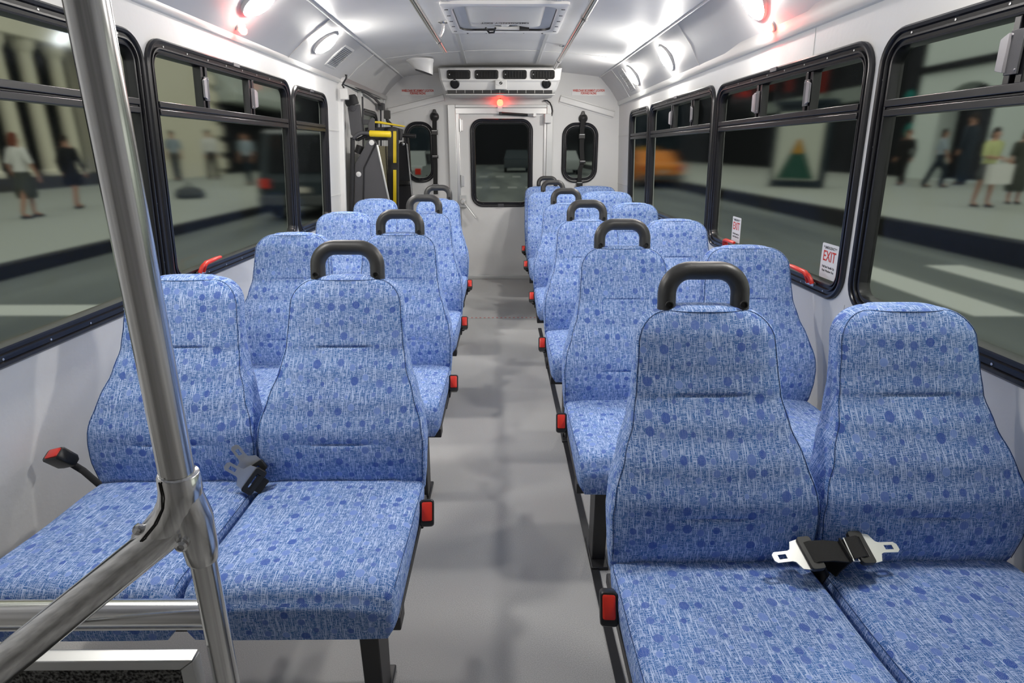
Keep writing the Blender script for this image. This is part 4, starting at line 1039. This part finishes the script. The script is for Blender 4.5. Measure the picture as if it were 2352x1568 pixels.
for k, (x0, x1, y0, h, m, lb) in enumerate(((-30, -5, 66, 22, DBLUE, 'dark tower far down the street behind the bus'), (-5, 12, 68, 26, DARK, 'black tower block at the far end of the street'), (12, 34, 66, 20, DBLUE, 'dark blue tower at the far street corner'))):
    mb = MB(); mb.b2((x0, y0, -.3), (x1, y0 + 6, h)); tag(mb.build('tower_block', m), lb, 'building')
# buildings on the exit side
BX = 18.5
def on_x(px, py):
    d = ray(px, py); t = (BX - CX) / d[0]; return d[1] * t, H + d[2] * t
br = empty('arched_building', 'grey stone building with a tall dark arch across the street', 'building', loc=(BX, 18, RIZ)); o0 = br.location.copy()
ya, yb, zc_ = on_x(2262, 345)[0], on_x(2140, 345)[0], on_x(2200, 250)[1]
ym, yr_, zr_ = (ya + yb) / 2, (yb - ya) / 2, on_x(2200, 193)[1] - zc_
arch = [(ya, RIZ)] + [(ym + yr_ * math.cos(R(180 - 18 * i)), zc_ + zr_ * math.sin(R(180 - 18 * i))) for i in range(11)] + [(yb, RIZ)]
yend = on_x(2115, 200)[0]
sheet([(8, RIZ - .05), (yend, RIZ - .05), (yend, 14), (8, 14)], [[(u, v + .02) for u, v in arch]], lambda u, v: Vector((BX, u, v)) - o0, lambda u, v: Vector((BX + .8, u, v)) - o0).build('wall', GSTONE, br)
mb = MB(); mb.b2(Vector((BX + .79, ya - .5, RIZ)) - o0, Vector((BX + 1.2, min(yb + .5, yend - .05), zc_ + zr_ + .3)) - o0); mb.build('dark_doorway', DARK, br)  # black block: the darkness inside the arch is put into its colour
zl = on_x(2200, 148)[1]
mb = MB(); mb.b2(Vector((BX - .15, 8, zl - .14)) - o0, Vector((BX, yend, zl + .14)) - o0); mb.build('cornice', DARK, br)
sh = empty('shop_building', 'dark shop building with a pale sign band and red banners', 'building', loc=(BX, 38, RIZ)); o0 = sh.location.copy()
mb = MB(); mb.b2(Vector((BX + .3, yend + .02, RIZ)) - o0, Vector((BX + 2, 66, 14)) - o0); mb.build('shopfront', DARK, sh)
y0_, z0_ = on_x(1985, 215); y1_, z1_ = on_x(1740, 222)
mb = MB(); mb.b2(Vector((BX, y0_, z0_ - .3)) - o0, Vector((BX + .3, y1_, z0_ + .4)) - o0); mb.build('sign_band', flat_mat('pale_band', (.20, .23, .21)), sh)
for px in (1915, 1835, 1790):
    y, z = on_x(px, 178); mb = MB(); mb.b2(Vector((BX - .4, y, z - .8)) - o0, Vector((BX - .35, y + .7, z + 1.5)) - o0); mb.build('banner', flat_mat('dull_red_banner', (.16, .015, .012)), sh)
for px, py in ((2113, 218), (2113, 290), (2077, 225), (2077, 300)):
    y, z = on_x(px, py); mb = MB(); mb.lathe([(.02, 0), (.35, .02), (.35, .05), (.02, .07)], Vector((BX + .3, y, z)) - o0, (-1, 0, 0), 16); mb.build('teal_lamp', flat_mat('teal_glass', (.01, .16, .14)), sh)

# kiosk with a poster
ki = empty('advertising_kiosk', 'pavement kiosk with a white poster and green cone picture', 'kiosk', loc=(9.9, 20.6, RIZ)); 
mb = MB(); mb.b2((-.2, -.85, 0), (.2, .85, 2.6)); mb.b2((-.3, -.95, 2.6), (.3, .95, 2.75)); mb.build('case', DBLUE, ki, bevel=.02)
rz_ = Matrix.Rotation(R(38), 3, 'Z')
mb = MB(); mb.b2((-.215, -.72, .25), (-.2, .72, 2.4)); p_ = mb.build('poster', flat_mat('poster_paper', (.42, .44, .38)), ki)
mb = MB(); mb.prism([(-.62, .28), (.62, .28), (.05, 1.55), (-.05, 1.55)], lambda u, v: Vector((-.217, u, v)), lambda u, v: Vector((-.222, u, v)), 0); mb.prism([(-.2, 1.1), (.2, 1.1), (.06, 1.55), (-.06, 1.55)], lambda u, v: Vector((-.222, u, v)), lambda u, v: Vector((-.224, u, v)), 1); mb.build('green_picture', [flat_mat('dark_green_print', (.012, .06, .04)), flat_mat('amber_print', (.35, .18, .02))], p_)
ki.rotation_euler.z = R(45)

# people on the pavements
def person(x, y, zf, hgt, face, top, bottom, hair, label, skirt=None, stride=.0, arms=.0, hairlen=0, bag=None, sleeves='short'):
    root = empty('person', label, 'person', loc=(x, y, zf)); root.rotation_euler.z = face; s = hgt / 1.72; root.scale = (s, s, s)
    V, E, Rr = [], [], []
    def v(p, rx, ry=None): V.append(p); Rr.append((rx, ry or rx)); return len(V) - 1
    pel = v((0, 0, .95), .13, .10); ab = v((0, 0, 1.12), .125, .09); ch = v((0, 0, 1.32), .15, .10); nk0 = v((0, 0, 1.45), .075, .065); nk = v((0, -.005, 1.51), .048, .05); hd = v((0, -.015, 1.60), .072, .085); ht = v((0, -.005, 1.68), .062, .075)
    E += [(pel, ab), (ab, ch), (ch, nk0), (nk0, nk), (nk, hd), (hd, ht)]
    nose = v((0, -.112, 1.60), .011); E.append((hd, nose))
    hands = []
    for sd in (-1, 1):
        e1 = v((sd * .078, .0, 1.605), .011); E.append((hd, e1))
        hp = v((sd * .09, 0, .90), .088); kn = v((sd * .10, -stride * sd * .22 - .01, .50), .058); an = v((sd * .10, stride * sd * -.30 + (.10 * abs(stride)), .09), .04); he = v((sd * .105, stride * sd * -.30 - .10, .035), .036); E += [(pel, hp), (hp, kn), (kn, an), (an, he)]
        sh_ = v((sd * .185, 0, 1.405), .058); el = v((sd * .235, stride * sd * .12 + .01, 1.13), .041); wz = (sd * (.235 - arms * .12), stride * sd * .16 - .06 - arms * .22, .88 + arms * .20); wr = v(wz, .029); E += [(nk0, sh_), (sh_, el), (el, wr)]
        pm = v((wz[0], wz[1] - .02 - arms * .05, wz[2] - .07 + arms * .05), .034, .018); E.append((wr, pm))
        for q in range(4):
            fp = v((wz[0] + (q - 1.5) * .002 * sd, wz[1] - .055 + q * .018 - arms * .06, wz[2] - .15 + abs(q - 1.4) * .008 + arms * .06), .0085); E.append((pm, fp))
        th = v((wz[0] - sd * .012, wz[1] - .058, wz[2] - .085), .009); E.append((wr, th)); hands.append(wz)
    me = bpy.data.meshes.new('body'); me.from_pydata(V, E, []); me.materials.append(SKIN); o = bpy.data.objects.new('body', me); COL.objects.link(o); o.parent = root
    sk = o.modifiers.new('skin', 'SKIN'); sk.use_smooth_shade = True
    for i, d in enumerate(me.skin_vertices[0].data): d.radius = Rr[i]; d.use_root = (i == 0)
    sb = o.modifiers.new('sub', 'SUBSURF'); sb.levels = 1; sb.render_levels = 1
    ell = lambda z, rx, ry, oy=0, ox=0: [Vector((ox + rx * math.cos(a), oy + ry * math.sin(a), z)) for a in [2 * math.pi * k / 16 for k in range(16)]]
    mb = MB(); mb.loft([ell(.92, .175, .135), ell(1.05, .158, .12), ell(1.2, .165, .12), ell(1.34, .195, .125), ell(1.43, .185, .10), ell(1.475, .10, .085)])
    for sd, wz in zip((-1, 1), hands):
        el = Vector((sd * .235, stride * sd * .12 + .01, 1.13)); mb.tube([(sd * .15, 0, 1.42), (sd * .19, 0, 1.39), tuple(el)] + ([tuple(Vector(wz))] if sleeves == 'long' else []), [.07, .072, .056] + ([.044] if sleeves == 'long' else []), 10)
    mb.build('top', top, root)
    mb = MB()
    if skirt: mb.loft([ell(1.0, .16, .12), ell(.9, .19, .15), ell(skirt + .1, .23, .19), ell(skirt, .20, .17)])
    else:
        mb.loft([ell(1.0, .165, .125), ell(.93, .178, .138), ell(.84, .17, .135)])
        for sd in (-1, 1): mb.tube([(sd * .085, 0, .88), (sd * .10, -stride * sd * .22 - .01, .50), (sd * .10, stride * sd * -.30 + .10 * abs(stride), .07)], [.105, .085, .072], 12)
    mb.build('skirt' if skirt else 'trousers', bottom, root)
    mb = MB()
    for sd in (-1, 1): mb.tube([(sd * .10, stride * sd * -.30 + .10 * abs(stride) + .03, .035), (sd * .105, stride * sd * -.30 - .06, .03), (sd * .108, stride * sd * -.30 - .14, .022)], [.045, .046, .03], 10, flat=(1, .7))
    mb.build('shoes', BLACKC, root)
    mb = MB(); mb.loft([[Vector((rx * math.cos(a), oy + ry * math.sin(a), z - (.05 * max(0, -math.sin(a)) * 0))) for a in [2 * math.pi * k / 16 for k in range(16)]] for z, rx, ry, oy in ((1.60 - hairlen, .085, .05, .055), (1.62, .088, .06, .04), (1.68, .088, .085, .012), (1.735, .07, .07, .008), (1.765, .03, .03, .008))]); mb.build('hair', hair, root)
    return root
def at_floor(x, y, zf):
    d = ray(x, y); t = (zf - H) / d[2]; return CX + d[0] * t, d[1] * t
def px_person(x, yf, yh, zf, *a, **k):
    X, Y = at_floor(x, yf, zf); top = at(x, yh, Y).z
    return person(X, Y, zf, top - zf, *a, **k)
px_person(75, 500, 308, LZ, R(160), WHITEC, OLIVE, HAIRR, 'woman in a white top and long dark skirt walking away', skirt=.42, stride=.6, hairlen=.12)
px_person(182, 478, 312, LZ, R(175), BLACKC, BLACKC, HAIR, 'person in a black coat near the columns', skirt=.55, stride=.5, sleeves='long')
px_person(410, 415, 302, LZ, R(10), BLUEC, GREYB, HAIR, 'person in a pale blue shirt and dark trousers by the corner building', stride=.4)
px_person(492, 412, 300, LZ, R(40), WHITEC, BLACKC, HAIR, 'person in a white shirt and black trousers near the parked van', stride=.5, sleeves='long')
px_person(575, 425, 305, LZ, R(-20), BLUEC, NAVY, HAIR, 'person in pale blue leaning beside the dark van', stride=.2)
px_person(2145, 430, 298, RIZ, R(60), BLUEC, NAVY, HAIR, 'person in a pale shirt and jeans walking with dark hair', stride=.8, hairlen=.1)
px_person(2250, 475, 296, RIZ, R(15), LIME, GREYB, HAIR, 'woman in a lime top holding a white bag in front', skirt=.62, arms=1.0, stride=.3, hairlen=.08)
px_person(2322, 468, 298, RIZ, R(-10), OLIVE, OLIVE, HAIR, 'woman in a long dark dress at the edge of the photo', skirt=.30, hairlen=.1)
px_person(2066, 425, 300, RIZ, R(-60), BLACKC, BLACKC, HAIRR, 'person all in black beside the teal shop lamps', stride=.4, sleeves='long')
px_person(2205, 425, 262, RIZ, R(200), NAVY, NAVY, HAIR, 'tall person in a navy suit standing in the dark arch', sleeves='long')
X, Y = at_floor(2245, 475, RIZ)
mb = MB(); mb.loft([[Vector((X - .12 + u, Y - .52 + v, z)) for u, v in rrect(-.24, .24, -.10, .10, .05, 3)] for z in (.62, .66, 1.0, 1.02)]); mb.tube([(X - .24, Y - .52, 1.0), (X - .16, Y - .48, 1.12), (X - .06, Y - .48, 1.12), (X + .02, Y - .52, 1.0)], .012, 6); tag(mb.build('tote_bag', WHITEC), 'white tote bag held by the woman in the lime top', 'bag')
X, Y = at_floor(438, 455, LZ)
mb = MB(); mb.lathe([(.02, 0), (.38, .02), (.42, .12), (.34, .26), (.16, .33), (.02, .34)], (X, Y, LZ), (0, 0, 1), 14); mb.tube([(X - .15, Y, LZ + .3), (X, Y, LZ + .46), (X + .15, Y, LZ + .3)], .02, 6); tag(mb.build('duffel_bag', GREYB), 'dark round bag lying on the pavement', 'bag')

def vehicle(name, x, y, z, rz, L_, W_, H_, paint, label, boxy=False, sign=False):
    root = empty(name, label, 'car', loc=(x, y, z)); root.rotation_euler.z = rz
    prof = [(-L_ / 2, .32), (-L_ / 2, .85), (-L_ / 2 + .12, .98)]
    prof += [(-L_ / 2 + .25, H_ - .08), (-L_ / 2 + .45, H_), (L_ / 2 - 1.6, H_), (L_ / 2 - 1.05, 1.02)] if boxy else [(-L_ / 2 + .75, 1.0), (-L_ / 2 + 1.25, H_ - .03), (-L_ / 2 + 1.6, H_), (L_ / 2 - 2.0, H_), (L_ / 2 - 1.25, 1.0)]
    prof += [(L_ / 2 - .1, .88), (L_ / 2, .7), (L_ / 2, .32)]
    mb = MB()
    hw = lambda v: W_ / 2 * (1 if v < 1.0 else 1 - .16 * (v - 1.0) / max(.1, H_ - 1.0))
    mb.loft([[Vector((s_ * hw(v) * k, u, v)) for u, v in prof] for s_, k in ((-1, .97), (-1, 1), (1, 1), (1, .97))]); mb.build('body', paint, root, bevel=.05)
    mb = MB(); zt = H_ - .1
    for s_ in (-1, 1):
        a, b = (-L_ / 2 + .5, L_ / 2 - 1.4) if boxy else (-L_ / 2 + 1.2, L_ / 2 - 1.7)
        mb.loft([[Vector((s_ * (hw(v) + .004) - (s_ * .03 if d else 0), u, v)) for u, v in ((a - .15, 1.04), (b + .3, 1.04), (b - .1, zt), (a + .15, zt))] for d in (0, 1)])
    ye = -L_ / 2 + (.14 if boxy else .95)
    mb.prism([(-W_ * .38, 1.05), (W_ * .38, 1.05), (W_ * .33, zt), (-W_ * .33, zt)], lambda u, v: Vector((u, ye - .03 + (v - 1.0) * (.16 if boxy else .75), v)), lambda u, v: Vector((u, ye - .05 + (v - 1.0) * (.16 if boxy else .75), v)))
    mb.build('windows', DARK, root)
    mb = MB()
    for s_ in (-1, 1): mb.b2((s_ * W_ * .47, -L_ / 2 - .02, .72), (s_ * W_ * .36, -L_ / 2 + .05, .92))
    mb.build('tail_lights', flat_mat('tail_light_red', (.45, .03, .02), .3), root)
    mb = MB(); mb.b2((-.16, -L_ / 2 - .025, .62), (.16, -L_ / 2 + .02, .74)); mb.build('number_plate', flat_mat('plate_white', (.40, .38, .33)), root)
    mb = MB(); mb.b2((-W_ / 2, -L_ / 2 - .06, .34), (W_ / 2, -L_ / 2 + .1, .56)); mb.build('bumper', GREYB, root, bevel=.03)
    for s_ in (-1, 1):
        for u in (-L_ / 2 + .85, L_ / 2 - .9):
            mb = MB(); mb.lathe([(.33, -.1), (.34, .0), (.33, .1), (.2, .11), (.18, .06), (.02, .06)], (s_ * (W_ / 2 - .1), u, .34), (s_, 0, 0), 20); mb.build('wheel', RUBBER, root)
    if sign: mb = MB(); mb.b2((-.35, -.25, H_), (.35, .05, H_ + .16)); mb.build('roof_sign', flat_mat('amber_sign', (.35, .2, .02)), root, bevel=.03)
    return root
TAXI = flat_mat('taxi_orange', (.50, .16, .015), .4); DCAR = flat_mat('dark_blue_car_paint', (.012, .02, .025), .3); SILV = flat_mat('silver_car_paint', (.20, .22, .22), .4)
vehicle('taxi', 7.2 - 1.0, 27.5, RZ, R(8), 4.6, 1.85, 1.5, TAXI, 'orange taxi with a roof sign seen through the far side windows', sign=True)
vehicle('van', -4.5, 15.9, RZ, 0, 4.8, 1.95, 1.95, DCAR, 'tall dark van parked at the kerb seen beyond the lift', boxy=True)
vehicle('car', -3.6, 23.5, RZ, R(-4), 4.5, 1.8, 1.5, SILV, 'silver car in the street beyond the dark van')
vehicle('car', .8, 46, RZ, R(180), 4.6, 1.85, 1.55, DCAR, 'dark car facing the bus seen through the rear door window')
vehicle('car', 4.0, 42, RZ, R(178), 4.5, 1.8, 1.5, SILV, 'pale car seen through the strapped oval rear window')
# street sign on the lift side pavement
X, Y = at_floor(376, 470, LZ); ss = empty('street_sign', 'blank white panel on a grey pole at the pavement edge', 'sign', loc=(X, Y, LZ))
mb = MB(); mb.cyl((0, 0, 0), (0, 0, 3.3), .05, 10); mb.build('pole', flat_mat('grey_pole', (.15, .16, .15)), ss)
mb = MB(); mb.b2((-.24, -.03, 2.3), (.24, 0, 3.0)); mb.build('panel', flat_mat('sign_panel', (.40, .42, .38)), ss, bevel=.02)
